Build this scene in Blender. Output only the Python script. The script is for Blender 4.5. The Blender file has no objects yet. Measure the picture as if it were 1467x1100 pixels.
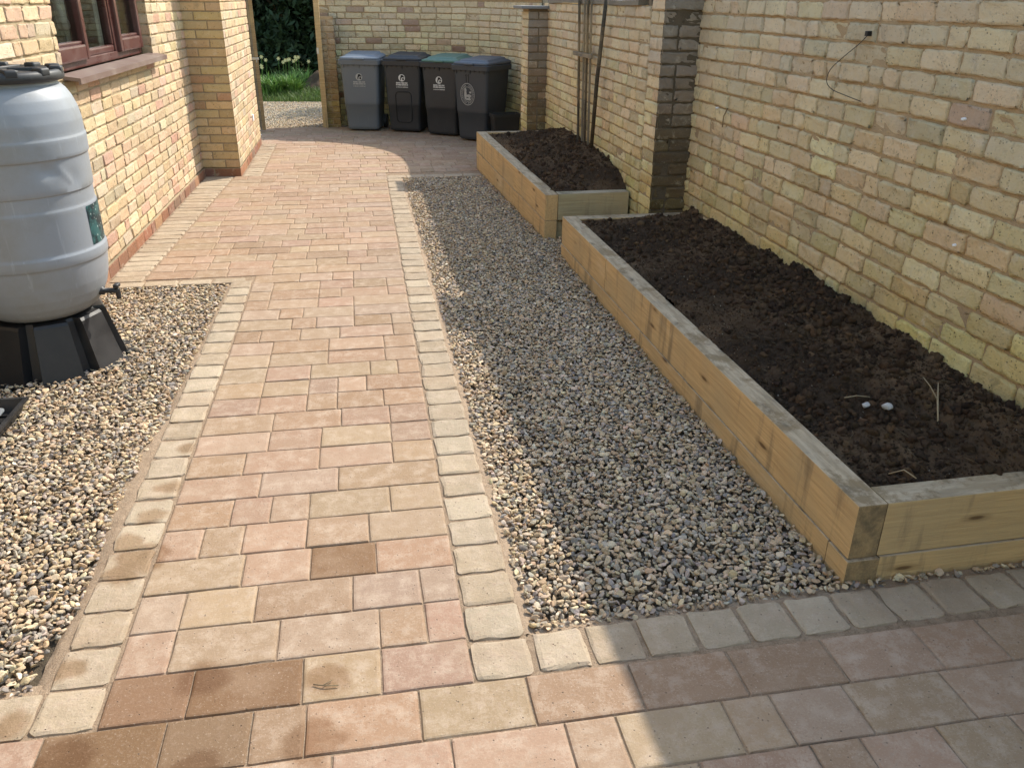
import bpy, bmesh, math, random
import numpy as np
from mathutils import Matrix, Vector
random.seed(7); RG = np.random.default_rng(7)
C = bpy.context.scene.collection
R = math.radians

# ------------------------------------------------------------------ camera, world, sun, exposure
SC = bpy.context.scene
cam = bpy.data.cameras.new('camera'); camo = bpy.data.objects.new('camera', cam); C.objects.link(camo)
cam.sensor_width = 36.0; cam.lens = 36.0*1186.0/1467.0; cam.clip_start = 0.05; cam.clip_end = 600
def _n(v): return v/np.linalg.norm(v)
_cam = lambda px, py: np.array([(px-733.5)/1186.0, -(py-550.0)/1186.0, -1.0])
_up = -_n(_cam(708, 3100)); _dy = _cam(497, -4); _dy = _n(_dy-_up*np.dot(_dy, _up)); _dx = np.cross(_dy, _up)
_R = np.array([_dx, _dy, _up])
M4 = Matrix([list(_R[0])+[0.0], list(_R[1])+[0.0], list(_R[2])+[1.70], [0, 0, 0, 1]])
camo.matrix_world = M4
SC.camera = camo

SUN = Vector((0.885, 0.79, 1.0)).normalized()
W = bpy.data.worlds.new('World'); SC.world = W; W.use_nodes = True
nt = W.node_tree; nt.nodes.clear()
sky = nt.nodes.new('ShaderNodeTexSky'); sky.sky_type = 'NISHITA'; sky.sun_disc = False
sky.sun_elevation = math.asin(SUN.z); sky.sun_rotation = math.atan2(SUN.x, SUN.y)
sky.dust_density = 1.3; sky.air_density = 1.7; sky.ozone_density = 0.7
bg = nt.nodes.new('ShaderNodeBackground'); bg.inputs[1].default_value = 0.15
wo = nt.nodes.new('ShaderNodeOutputWorld')
nt.links.new(sky.outputs[0], bg.inputs[0]); nt.links.new(bg.outputs[0], wo.inputs[0])
sl = bpy.data.lights.new('sun', 'SUN'); sl.energy = 3.0; sl.angle = R(0.55); sl.color = (1.0, 0.93, 0.82)
so = bpy.data.objects.new('sun', sl); C.objects.link(so); so.location = (20, 18, 22)
so.rotation_euler = SUN.to_track_quat('Z', 'Y').to_euler()
SC.view_settings.view_transform = 'Standard'; SC.view_settings.look = 'None'
SC.view_settings.exposure = 1.08; SC.view_settings.gamma = 1.0
SC.render.engine = 'CYCLES'
SC.cycles.max_bounces = 8; SC.cycles.diffuse_bounces = 5

# ------------------------------------------------------------------ small helpers
def tag(o, label, cat, group=None, kind=None):
    o['label'] = label; o['category'] = cat
    if group: o['group'] = group
    if kind: o['kind'] = kind
    return o
def empty(name, loc=(0, 0, 0), rz=0.0):
    o = bpy.data.objects.new(name, None); C.objects.link(o); o.location = loc; o.rotation_euler = (0, 0, rz)
    o.empty_display_size = 0.2
    return o

class MB:
    """collects vertices, faces, colours; build() links ONE mesh object"""
    def __init__(s): s.v = []; s.f = {3: [], 4: []}; s.c = []; s.m = {3: [], 4: []}; s.n = 0; s.ng = []
    def add(s, v, f, col=(1, 1, 1), mi=0):
        v = np.asarray(v, float).reshape(-1, 3)
        if not isinstance(f, np.ndarray):
            for k in (3, 4):
                g = [q for q in f if len(q) == k]
                if g: s.f[k].append(np.array(g, int)+s.n); s.m[k].append(np.full(len(g), mi))
            for q in f:
                if len(q) > 4: s.ng.append(([i+s.n for i in q], mi))
        else:
            k = f.shape[1]; s.f[k].append(f+s.n); s.m[k].append(np.full(len(f), mi))
        c = np.asarray(col, float)
        s.c.append(np.broadcast_to(c, (len(v), 3)) if c.ndim == 1 else c)
        s.v.append(v); s.n += len(v)
        return s
    def build(s, name, mats, parent=None, smooth=False, loc=None, rot=None, scale=None):
        me = bpy.data.meshes.new(name)
        v = np.concatenate(s.v); c = np.concatenate(s.c)
        loops = []; starts = []; mi = []; p = 0
        for k in (3, 4):
            for f, m in zip(s.f[k], s.m[k]):
                loops.append(f.ravel()); starts.append(p+np.arange(len(f))*k); p += f.size; mi.append(m)
        for q, m in s.ng:
            loops.append(np.array(q)); starts.append(np.array([p])); p += len(q); mi.append(np.array([m]))
        loops = np.concatenate(loops); starts = np.concatenate(starts); mi = np.concatenate(mi)
        me.vertices.add(len(v)); me.vertices.foreach_set('co', v.astype(np.float32).ravel())
        me.loops.add(len(loops)); me.loops.foreach_set('vertex_index', loops.astype(np.int32))
        me.polygons.add(len(starts)); me.polygons.foreach_set('loop_start', starts.astype(np.int32))
        me.polygons.foreach_set('material_index', mi.astype(np.int32))
        me.polygons.foreach_set('use_smooth', np.full(len(starts), bool(smooth)))
        a = me.color_attributes.new('col', 'FLOAT_COLOR', 'POINT')
        a.data.foreach_set('color', np.concatenate([c, np.ones((len(c), 1))], 1).astype(np.float32).ravel())
        me.update(calc_edges=True); me.validate()
        for m in (mats if isinstance(mats, (list, tuple)) else [mats]): me.materials.append(m)
        o = bpy.data.objects.new(name, me); C.objects.link(o)
        if parent is not None: o.parent = parent
        if loc is not None: o.location = loc
        if rot is not None: o.rotation_euler = rot
        if scale is not None: o.scale = scale
        return o
    def box(s, a, b, bev=0.0, col=(1, 1, 1), mi=0, M=None, seg=2):
        a = np.array(a, float); b = np.array(b, float)
        bm = bmesh.new(); bmesh.ops.create_cube(bm, size=1.0)
        bmesh.ops.scale(bm, vec=Vector(b-a), verts=bm.verts)
        if bev > 0: bmesh.ops.bevel(bm, geom=bm.edges[:], offset=bev, segments=seg, profile=0.6, affect='EDGES')
        bm.verts.index_update()
        v = np.array([w.co for w in bm.verts])+(a+b)/2; f = [[w.index for w in q.verts] for q in bm.faces]; bm.free()
        if M is not None: v = xf(v, M)
        return s.add(v, f, col, mi)
    def tube(s, pts, r, n=8, col=(1, 1, 1), mi=0, cap=True):
        pts = np.array(pts, float); k = len(pts); rr = np.broadcast_to(np.array(r, float), (k,))
        T = np.gradient(pts, axis=0); T /= np.linalg.norm(T, axis=1)[:, None]+1e-12
        ref = np.array([0, 0, 1.0]) if abs(T[0][2]) < .9 else np.array([1.0, 0, 0])
        V = []
        A = np.cross(T[0], ref); A /= np.linalg.norm(A)
        for i in range(k):
            A = A-T[i]*np.dot(A, T[i]); A /= np.linalg.norm(A); B = np.cross(T[i], A)
            t = np.arange(n)*2*np.pi/n
            V.append(pts[i]+rr[i]*(np.cos(t)[:, None]*A+np.sin(t)[:, None]*B))
        V = np.concatenate(V); F = []
        for i in range(k-1):
            for j in range(n): F.append((i*n+j, i*n+(j+1) % n, (i+1)*n+(j+1) % n, (i+1)*n+j))
        if cap: F.append(tuple(range(n))[::-1]); F.append(tuple((k-1)*n+j for j in range(n)))
        return s.add(V, F, col, mi)
    def loft(s, rings, col=(1, 1, 1), mi=0, cap0=True, cap1=True):
        n = len(rings[0]); V = np.concatenate([np.asarray(q, float) for q in rings]); F = []
        for i in range(len(rings)-1):
            for j in range(n): F.append((i*n+j, i*n+(j+1) % n, (i+1)*n+(j+1) % n, (i+1)*n+j))
        if cap0: F.append(tuple(range(n))[::-1])
        if cap1: F.append(tuple((len(rings)-1)*n+j for j in range(n)))
        return s.add(V, F, col, mi)
def xf(v, M):
    M = np.array(M); return np.asarray(v) @ M[:3, :3].T + M[:3, 3]
def rrect(w, d, r, z, cx=0, cy=0, n=5):
    P = []
    for (sx, sy, a0) in ((1, 1, 0), (-1, 1, 90), (-1, -1, 180), (1, -1, 270)):
        for k in range(n+1):
            a = R(a0+90*k/n); P.append((cx+sx*(w/2-r)+r*math.cos(a), cy+sy*(d/2-r)+r*math.sin(a), z))
    return np.array(P)
def ring(r, z, n=64, cx=0, cy=0):
    t = np.arange(n)*2*np.pi/n
    return np.stack([cx+r*np.cos(t), cy+r*np.sin(t), np.full(n, z)], 1)

def hsh(i, j, s):
    h = (i.astype(np.int64)*374761393+j.astype(np.int64)*668265263+s*1442695041) & 0xffffffff
    h = ((h ^ (h >> 13))*1274126177) & 0xffffffff
    return ((h ^ (h >> 16)) & 0xffff)/65535.0
def vnoise(x, y, s=0):
    x = np.asarray(x, float); y = np.asarray(y, float)
    i = np.floor(x); j = np.floor(y); u = x-i; v = y-j; u = u*u*(3-2*u); v = v*v*(3-2*v)
    i = i.astype(np.int64); j = j.astype(np.int64)
    return (hsh(i, j, s)*(1-u)+hsh(i+1, j, s)*u)*(1-v)+(hsh(i, j+1, s)*(1-u)+hsh(i+1, j+1, s)*u)*v-0.5
def fbm(x, y, s=0, o=4):
    r = 0; a = 1.0
    for k in range(o): r = r+a*vnoise(x*2**k, y*2**k, s+k*17); a *= .5
    return r

# ------------------------------------------------------------------ materials
class Nd:
    def __init__(s, name):
        s.m = bpy.data.materials.new(name); s.m.use_nodes = True; s.t = s.m.node_tree; s.t.nodes.clear()
        s.out = s.t.nodes.new('ShaderNodeOutputMaterial'); s.b = s.t.nodes.new('ShaderNodeBsdfPrincipled')
        s.t.links.new(s.b.outputs[0], s.out.inputs[0]); s._pos = None
    def n(s, ty, **kw):
        d = s.t.nodes.new('ShaderNode'+ty)
        for k, v in kw.items(): setattr(d, k, v)
        return d
    def set(s, sock, v):
        if isinstance(v, bpy.types.NodeSocket): s.t.links.new(v, sock)
        elif isinstance(v, (tuple, list)) and len(v) == 3 and sock.type == 'RGBA': sock.default_value = (*v, 1)
        else: sock.default_value = v
    def coord(s, kind='Object'): return s.n('TexCoord').outputs[kind]
    def pos(s): return s.n('NewGeometry').outputs['Position']
    def map(s, v, scale=(1, 1, 1), loc=(0, 0, 0)):
        d = s.n('Mapping'); s.set(d.inputs[0], v); d.inputs['Scale'].default_value = scale; d.inputs['Location'].default_value = loc
        return d.outputs[0]
    def noise(s, v, sc, det=4, ro=.55, dist=0):
        d = s.n('TexNoise'); s.set(d.inputs['Vector'], v); d.inputs['Scale'].default_value = sc
        d.inputs['Detail'].default_value = det; d.inputs['Roughness'].default_value = ro; d.inputs['Distortion'].default_value = dist
        return d.outputs[0]
    def vor(s, v, sc, feat='F1'):
        d = s.n('TexVoronoi'); d.feature = feat; s.set(d.inputs['Vector'], v); d.inputs['Scale'].default_value = sc
        return d.outputs[0]
    def ramp(s, v, a, b, lo=0.0, hi=1.0):
        d = s.n('MapRange'); d.interpolation_type = 'SMOOTHSTEP'; s.set(d.inputs[0], v)
        d.inputs[1].default_value = a; d.inputs[2].default_value = b; d.inputs[3].default_value = lo; d.inputs[4].default_value = hi
        return d.outputs[0]
    def mix(s, f, a, b, mode='MIX'):
        d = s.n('Mix', data_type='RGBA', blend_type=mode)
        s.set(d.inputs[0], f); s.set(d.inputs[6], a); s.set(d.inputs[7], b); return d.outputs[2]
    def math(s, op, a, b=0.0):
        d = s.n('Math', operation=op); s.set(d.inputs[0], a); s.set(d.inputs[1], b); return d.outputs[0]
    def attr(s, nm='col'): return s.n('Attribute', attribute_name=nm).outputs['Color']
    def bump(s, h, dist=.003, st=1.0, nrm=None):
        d = s.n('Bump'); s.set(d.inputs['Height'], h); d.inputs['Distance'].default_value = dist; d.inputs['Strength'].default_value = st
        if nrm is not None: s.set(d.inputs['Normal'], nrm)
        return d.outputs[0]
    def fin(s, col, rough=.8, nrm=None, spec=.3, **kw):
        s.set(s.b.inputs['Base Color'], col); s.set(s.b.inputs['Roughness'], rough); s.b.inputs['Specular IOR Level'].default_value = spec
        if nrm is not None: s.set(s.b.inputs['Normal'], nrm)
        for k, v in kw.items(): s.set(s.b.inputs[k], v)
        return s.m

def m_brick(name, algae=0.0, soot=0.25, rough_bump=.005, mott=.4):
    d = Nd(name); p = d.pos(); c = d.attr()
    n1 = d.noise(p, 26, 6, .65); n2 = d.noise(p, 140, 5, .7); n3 = d.noise(p, 2.2, 5, .6)
    c = d.mix(d.ramp(n1, .3, .75, 0, .5), c, (.62, .52, .38), 'SOFT_LIGHT')
    n5 = d.noise(p, 11, 8, .75, .4)
    c = d.mix(d.ramp(n5, .53, .70, 0, mott), c, (.22, .17, .115)); c = d.mix(d.ramp(n5, .47, .33, 0, mott*.8), c, (.70, .61, .46)); c = d.mix(d.ramp(n1, .56, .68, 0, mott*.7), c, (.24, .185, .125))
    c = d.mix(d.ramp(n2, .62, .75, 0, .55), c, (.10, .085, .07))
    c = d.mix(d.ramp(n3, .52, .72, 0, soot), c, (.13, .115, .09))
    pits = d.vor(p, 60); c = d.mix(d.math('MULTIPLY', d.ramp(pits, .12, .26, .85, 0), d.ramp(n1, .46, .58)), c, (.09, .07, .05))
    if algae:
        z = d.n('SeparateXYZ'); d.set(z.inputs[0], p)
        zz = d.math('ADD', z.outputs[2], d.math('MULTIPLY', d.noise(p, 3.5, 4), -.9))
        c = d.mix(d.ramp(zz, .42, -.25, 0, min(1, algae*2)), c, (.86, .86, .58), 'MULTIPLY')
        lime = d.math('MULTIPLY', d.ramp(d.noise(p, 4.2, 9, .8, .7), .55, .66, 0, .55), d.ramp(n2, .38, .6)); c = d.mix(lime, c, (.80, .71, .56))
        zg = d.math('ADD', z.outputs[2], d.math('MULTIPLY', d.noise(p, 2.4, 4), .9))
        c = d.mix(d.ramp(zg, 1.25, 1.95, 0, .38), c, (.56, .50, .43))
    h = d.math('ADD', d.math('MULTIPLY', n1, 1.0), d.math('ADD', d.math('MULTIPLY', n2, .6), d.ramp(pits, .0, .25, -.45, 0)))
    return d.fin(c, .92, d.bump(h, rough_bump, 1.0), .15)
def m_mortar(name, col=(.36, .285, .18)):
    d = Nd(name); p = d.pos()
    n1 = d.noise(p, 12, 6, .65); n2 = d.noise(p, 220, 4, .7)
    c = d.mix(d.ramp(n1, .3, .7), tuple(.72*x for x in col), col); c = d.mix(d.ramp(n2, .35, .7, 0, .5), c, tuple(min(1, 1.45*x) for x in col))
    return d.fin(c, .95, d.bump(d.math('ADD', n1, d.math('MULTIPLY', n2, .7)), .005), .1)

STAINS = [(-.825, 2.69, .055), (-.80, 2.44, .085), (-.86, 2.53, .06), (-.84, 2.36, .06), (-.52, 1.84, .07), (-.50, 1.50, .09), (-.80, 1.62, .08),
          (-.18, 1.79, .065), (-.21, 1.57, .085), (-.90, 1.95, .05), (-.97, 1.76, .05), (-.80, 2.88, .045), (-.78, 3.2, .05)]
def m_paver(name, sett=False):
    d = Nd(name); p = d.pos(); c = d.attr()
    n1 = d.noise(p, 9, 6, .6); n2 = d.noise(p, 60, 5, .7); n3 = d.noise(p, 150, 5, .8); n4 = d.noise(p, 3.1, 4, .6)
    bw = d.n('RGBToBW'); d.set(bw.inputs[0], c)
    dry = d.ramp(bw.outputs[0], .15, .20); c = d.mix(d.math('MULTIPLY', dry, d.ramp(d.noise(p, 15, 9, .85), .45, .66, 0, .58)), c, (.56, .45, .345))          # pale bloom on the paver faces
    c = d.mix(d.ramp(n4, .48, .66, 0, .35), c, (.32, .225, .15)); c = d.mix(d.ramp(d.noise(p, 30, 7, .8), .53, .68, 0, .40), c, (.26, .185, .13))
    c = d.mix(d.ramp(n2, .52, .72, 0, .42), c, (.27, .185, .125))
    c = d.mix(d.ramp(n3, .56, .70, 0, .5), c, (.62, .53, .42))
    c = d.mix(d.ramp(n3, .42, .28, 0, .65), c, (.13, .09, .065))
    pit = d.ramp(d.vor(p, 62), .07, .20, 1, 0); pm = d.math('MULTIPLY', pit, d.ramp(n2, .47, .62))
    c = d.mix(d.math('MULTIPLY', pm, .85), c, (.10, .07, .05))
    # damp patches where water has been spilt
    nz = d.n('TexNoise'); d.set(nz.inputs['Vector'], p); nz.inputs['Scale'].default_value = 9; nz.inputs['Detail'].default_value = 3
    off = d.n('VectorMath', operation='MULTIPLY_ADD'); d.set(off.inputs[0], nz.outputs['Color']); off.inputs[1].default_value = (.10, .10, 0); d.set(off.inputs[2], p)
    wet = 0.0
    for (x, y, r) in STAINS:
        q = d.n('VectorMath', operation='DISTANCE'); d.set(q.inputs[0], off.outputs[0]); q.inputs[1].default_value = (x+.05, y+.05, 0)
        w = d.ramp(q.outputs['Value'], r+.016, r-.022)
        wet = d.math('MAXIMUM', wet, w)
    c = d.mix(d.math('MULTIPLY', wet, .7), c, d.mix(1.0, c, (.55, .41, .27), 'MULTIPLY'))
    h = d.math('ADD', d.math('MULTIPLY', n2, .7), d.math('ADD', d.math('MULTIPLY', n3, .45), d.math('MULTIPLY', pm, -.9)))
    if sett: h = d.math('ADD', h, d.math('MULTIPLY', n1, 2.2))
    return d.fin(c, d.math('SUBTRACT', .88, d.math('MULTIPLY', wet, .25)), d.bump(h, .0022 if not sett else .0035), .25)
def m_attr(name, rough=.8, sc=80, dist=.002, spot=(.1, .08, .06), amt=.35, spec=.3):
    d = Nd(name); p = d.pos(); c = d.attr(); n1 = d.noise(p, sc, 5, .65); n2 = d.noise(p, sc*4, 3, .6)
    c = d.mix(d.ramp(n1, .5, .72, 0, amt), c, spot); c = d.mix(d.ramp(n2, .55, .75, 0, amt*.7), c, (.6, .52, .42))
    return d.fin(c, rough, d.bump(d.math('ADD', n1, d.math('MULTIPLY', n2, .5)), dist), spec)
def m_soil(name):
    d = Nd(name); p = d.pos(); c = d.attr(); n1 = d.noise(p, 35, 7, .7); n2 = d.noise(p, 110, 7, .8)
    c = d.mix(d.ramp(n1, .35, .7, 0, .5), c, (.10, .069, .047)); c = d.mix(d.ramp(n2, .46, .27, 0, .8), c, (.022, .016, .012)); c = d.mix(d.ramp(n2, .60, .75, 0, .5), c, (.26, .19, .13))
    return d.fin(c, .97, d.bump(d.math('ADD', n1, d.math('MULTIPLY', n2, 1.0)), .022), .1)
def m_sand(name, a, b, sc=40, dist=.006):
    d = Nd(name); p = d.pos(); n1 = d.noise(p, sc, 6, .7); n2 = d.noise(p, sc*6, 4, .7)
    c = d.mix(d.ramp(n1, .3, .7), a, b); c = d.mix(d.ramp(n2, .3, .75, 0, .5), c, tuple(min(1, 1.5*x) for x in b))
    return d.fin(c, .95, d.bump(d.math('ADD', n1, n2), dist), .1)
def m_wood(name, base=(.62, .425, .205), dark=(.46, .30, .14), grey=(.50, .425, .325), weather=.66, end=False):
    d = Nd(name); o = d.coord('Object')
    g = d.noise(d.map(o, (1.1, 26, 26)), 3.0, 6, .6, .6); f = d.noise(d.map(o, (2.5, 150, 150)), 3.0, 4, .6)
    k = d.vor(d.map(o, (2.2, 9, 9)), 1.0)
    big = d.noise(d.map(o, (1.5, 2, 2)), 1.2, 5, .6)
    streak = d.noise(d.map(o, (9, 9, 1.2)), 1.0, 5, .65)
    c = d.mix(d.ramp(g, .3, .7), dark, base); c = d.mix(d.ramp(f, .35, .75, 0, .35), c, tuple(min(1, 1.3*x) for x in base))
    c = d.mix(d.ramp(big, .42, .66, 0, .6), c, (.46, .345, .19)); c = d.mix(d.ramp(d.noise(d.map(o, (.7, 3, 3), (4, 2, 1)), 2.0, 6, .7), .55, .75, 0, .5), c, (.68, .53, .325))
    c = d.mix(d.ramp(k, .17, .10, 0, .35), c, (.24, .145, .06)); c = d.mix(d.ramp(k, .10, .04, 0, .85), c, (.11, .06, .028))
    c = d.mix(d.ramp(streak, .53, .70, 0, .6), c, (.16, .125, .08))
    if weather:
        ge = d.n('NewGeometry'); z = d.n('SeparateXYZ'); d.set(z.inputs[0], ge.outputs['Normal'])
        top = d.ramp(z.outputs[2], .6, .9); gn = d.noise(d.map(o, (3, 20, 20)), 1.6, 6, .7)
        gc = d.mix(d.ramp(gn, .35, .65), grey, tuple(.5*x for x in grey))
        blot = d.noise(o, 6.0, 8, .75); gc = d.mix(d.ramp(blot, .50, .62, 0, .85), gc, (.085, .068, .048))
        c = d.mix(d.math('MULTIPLY', top, weather), c, gc)
    if end: c = d.mix(d.ramp(d.noise(o, 14, 7, .75), .35, .65, .45, .85), c, d.mix(d.ramp(big, .4, .65), (.14, .11, .07), (.06, .052, .038)))
    h = d.math('ADD', g, d.math('MULTIPLY', f, .6))
    return d.fin(c, .85, d.bump(h, .0025), .2)
def m_plastic(name, col, rough=.42, dirt=.25, dcol=(.25, .23, .2), bump=.0006, spec=.45):
    d = Nd(name); p = d.coord('Object'); n1 = d.noise(p, 4, 6, .65); n2 = d.noise(p, 60, 5, .7); n3 = d.noise(d.map(p, (40, 40, 3)), 1.0, 4, .6)
    c = d.mix(d.ramp(n1, .42, .72, 0, dirt), col, dcol); c = d.mix(d.ramp(n2, .62, .75, 0, dirt*1.2), c, dcol)
    c = d.mix(d.ramp(n3, .6, .75, 0, dirt*.7), c, tuple(min(1, 1.5*x+.03) for x in col))
    return d.fin(c, d.ramp(n1, .3, .7, rough-.06, rough+.16), d.bump(n2, bump, .6), spec)
def m_flat(name, col, rough=.6, spec=.3, metal=0.0):
    d = Nd(name); p = d.coord('Object'); n1 = d.noise(p, 30, 4, .6)
    c = d.mix(d.ramp(n1, .3, .7, 0, .35), col, tuple(.65*x for x in col))
    return d.fin(c, rough, None, spec, Metallic=metal)
def m_leaf(name, spec=.25):
    d = Nd(name); p = d.pos(); c = d.attr(); n1 = d.noise(p, 8, 3)
    c = d.mix(d.ramp(n1, .35, .7, 0, .4), c, (.02, .03, .01))
    m = d.fin(c, .55, None, spec)
    tr = d.n('BsdfTranslucent'); d.set(tr.inputs[0], c); mx = d.n('MixShader'); mx.inputs[0].default_value = .25
    d.t.links.new(d.b.outputs[0], mx.inputs[1]); d.t.links.new(tr.outputs[0], mx.inputs[2]); d.t.links.new(mx.outputs[0], d.out.inputs[0])
    return m

MT = dict(
    hbrick=m_brick('house_brick', 0, .08, .007), hmortar=m_mortar('house_mortar', (.35, .28, .18)),
    gbrick=m_brick('old_brick', .40, .22, .014, .50), gmortar=m_mortar('old_mortar', (.40, .30, .185)), soot=m_mortar('sooty_mortar', (.125, .10, .07)), brownm=m_mortar('brown_mortar', (.20, .155, .105)),
    paver=m_paver('paver'), sett=m_paver('tumbled_sett', True), joint=m_sand('joint_sand', (.20, .14, .09), (.34, .25, .17)),
    haunch=m_sand('haunch_mortar', (.27, .195, .13), (.39, .29, .20)),
    stone=m_attr('pebble', .72, 90, .0015, (.10, .08, .06), .4), sub=m_sand('gravel_sub_base', (.05, .04, .03), (.12, .095, .065)),
    soil=m_soil('topsoil'), wood=m_wood('sleeper_wood'), woodg=m_wood('green_sleeper_wood', (.42, .36, .22), (.31, .26, .15)), endw=m_wood('sleeper_end_grain', end=True, weather=0),
    post=m_wood('gate_timber', (.56, .40, .20), (.40, .26, .12), weather=.3), stake=m_wood('old_stake', (.085, .07, .05), (.04, .033, .025), weather=0),
    batten=m_wood('grey_batten', (.22, .19, .145), (.12, .10, .075), weather=0),
    upvc=m_plastic('brown_frame', (.085, .028, .024), .3, .25, (.20, .14, .12)), sill=m_plastic('brown_sill', (.16, .105, .085), .45, .5, (.30, .25, .2)),
    butt=m_plastic('grey_butt_plastic', (.25, .27, .295), .42, .55, (.21, .205, .18)), black=m_plastic('black_plastic', (.016, .016, .017), .42, .3, (.07, .065, .06)),
    lid=m_plastic('dark_lid_plastic', (.022, .023, .025), .5, .35, (.075, .075, .07)),
    bin_grey=m_plastic('grey_bin', (.115, .132, .15), .5, .3, (.15, .155, .155)), bin_blue=m_plastic('blue_grey_lid', (.155, .185, .225), .45, .3, (.22, .23, .24)),
    bin_black=m_plastic('black_bin', (.025, .028, .033), .48, .35, (.06, .06, .06)), bin_green=m_plastic('green_lid', (.075, .155, .115), .45, .3, (.16, .2, .17)),
    bin_char=m_plastic('charcoal_bin', (.038, .044, .054), .5, .3, (.075, .078, .082)), bin_navy=m_plastic('navy_lid', (.065, .075, .095), .42, .3, (.14, .15, .17)),
    white=m_flat('white_print', (.62, .62, .60)), wornwhite=m_flat('worn_white_print', (.40, .40, .385)), darkprint=m_flat('dark_print', (.012, .012, .012)),
    label=m_flat('butt_label', (.03, .10, .10)), chalk=m_attr('chalk', .9, 50, .004, (.3, .27, .24), .4), straw=m_flat('straw', (.36, .28, .17), .8),
    cap=m_attr('cap_slate', .7, 40, .003), wire=m_flat('black_cable', (.015, .015, .016), .5), metal=m_flat('zinc', (.5, .5, .5), .35, .5, .9),
    grass=m_leaf('grass_blade'), leaf=m_leaf('leaf'), bark=m_wood('bark', (.07, .05, .035), (.03, .022, .016), weather=0),
    lawn=m_sand('lawn_earth', (.04, .05, .018), (.08, .10, .03), 12, .03), drive=m_sand('drive_grit', (.26, .21, .15), (.40, .33, .24), 30, .012),
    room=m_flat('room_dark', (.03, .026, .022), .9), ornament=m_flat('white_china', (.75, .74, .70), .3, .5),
)
g = Nd('window_glass'); gl = g.n('BsdfGlossy'); gl.inputs['Roughness'].default_value = .015; tr = g.n('BsdfTransparent'); tr.inputs[0].default_value = (.82, .86, .84, 1)
fr = g.n('Fresnel'); fr.inputs[0].default_value = 1.6; mx = g.n('MixShader')
g.t.links.new(g.math('MULTIPLY', fr.outputs[0], .5), mx.inputs[0]); g.t.links.new(tr.outputs[0], mx.inputs[1]); g.t.links.new(gl.outputs[0], mx.inputs[2]); g.t.links.new(mx.outputs[0], g.out.inputs[0])
MT['glass'] = g.m

# ------------------------------------------------------------------ brickwork
HOUSE_PAL = [((.54, .425, .26), 5), ((.58, .475, .32), 4), ((.52, .375, .26), 1.8), ((.46, .39, .275), 1.5), ((.47, .31, .22), .7), ((.51, .40, .25), 4)]
PIER_PAL = [((.54, .405, .225), 5), ((.50, .375, .21), 4), ((.58, .44, .26), 2), ((.47, .30, .18), .8)]
OLD_PAL = [((.78, .61, .355), 5), ((.80, .655, .40), 4), ((.74, .56, .34), 1.0), ((.66, .55, .335), 2.2), ((.70, .59, .345), 1.2), ((.75, .60, .385), 3), ((.60, .41, .27), .15)]
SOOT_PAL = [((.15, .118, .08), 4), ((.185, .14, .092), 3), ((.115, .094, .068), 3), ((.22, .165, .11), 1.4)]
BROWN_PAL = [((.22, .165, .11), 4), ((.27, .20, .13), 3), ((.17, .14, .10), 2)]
RED_PAL = [((.29, .145, .09), 4), ((.25, .135, .095), 2), ((.34, .20, .125), 2), ((.22, .14, .105), 1)]

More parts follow.
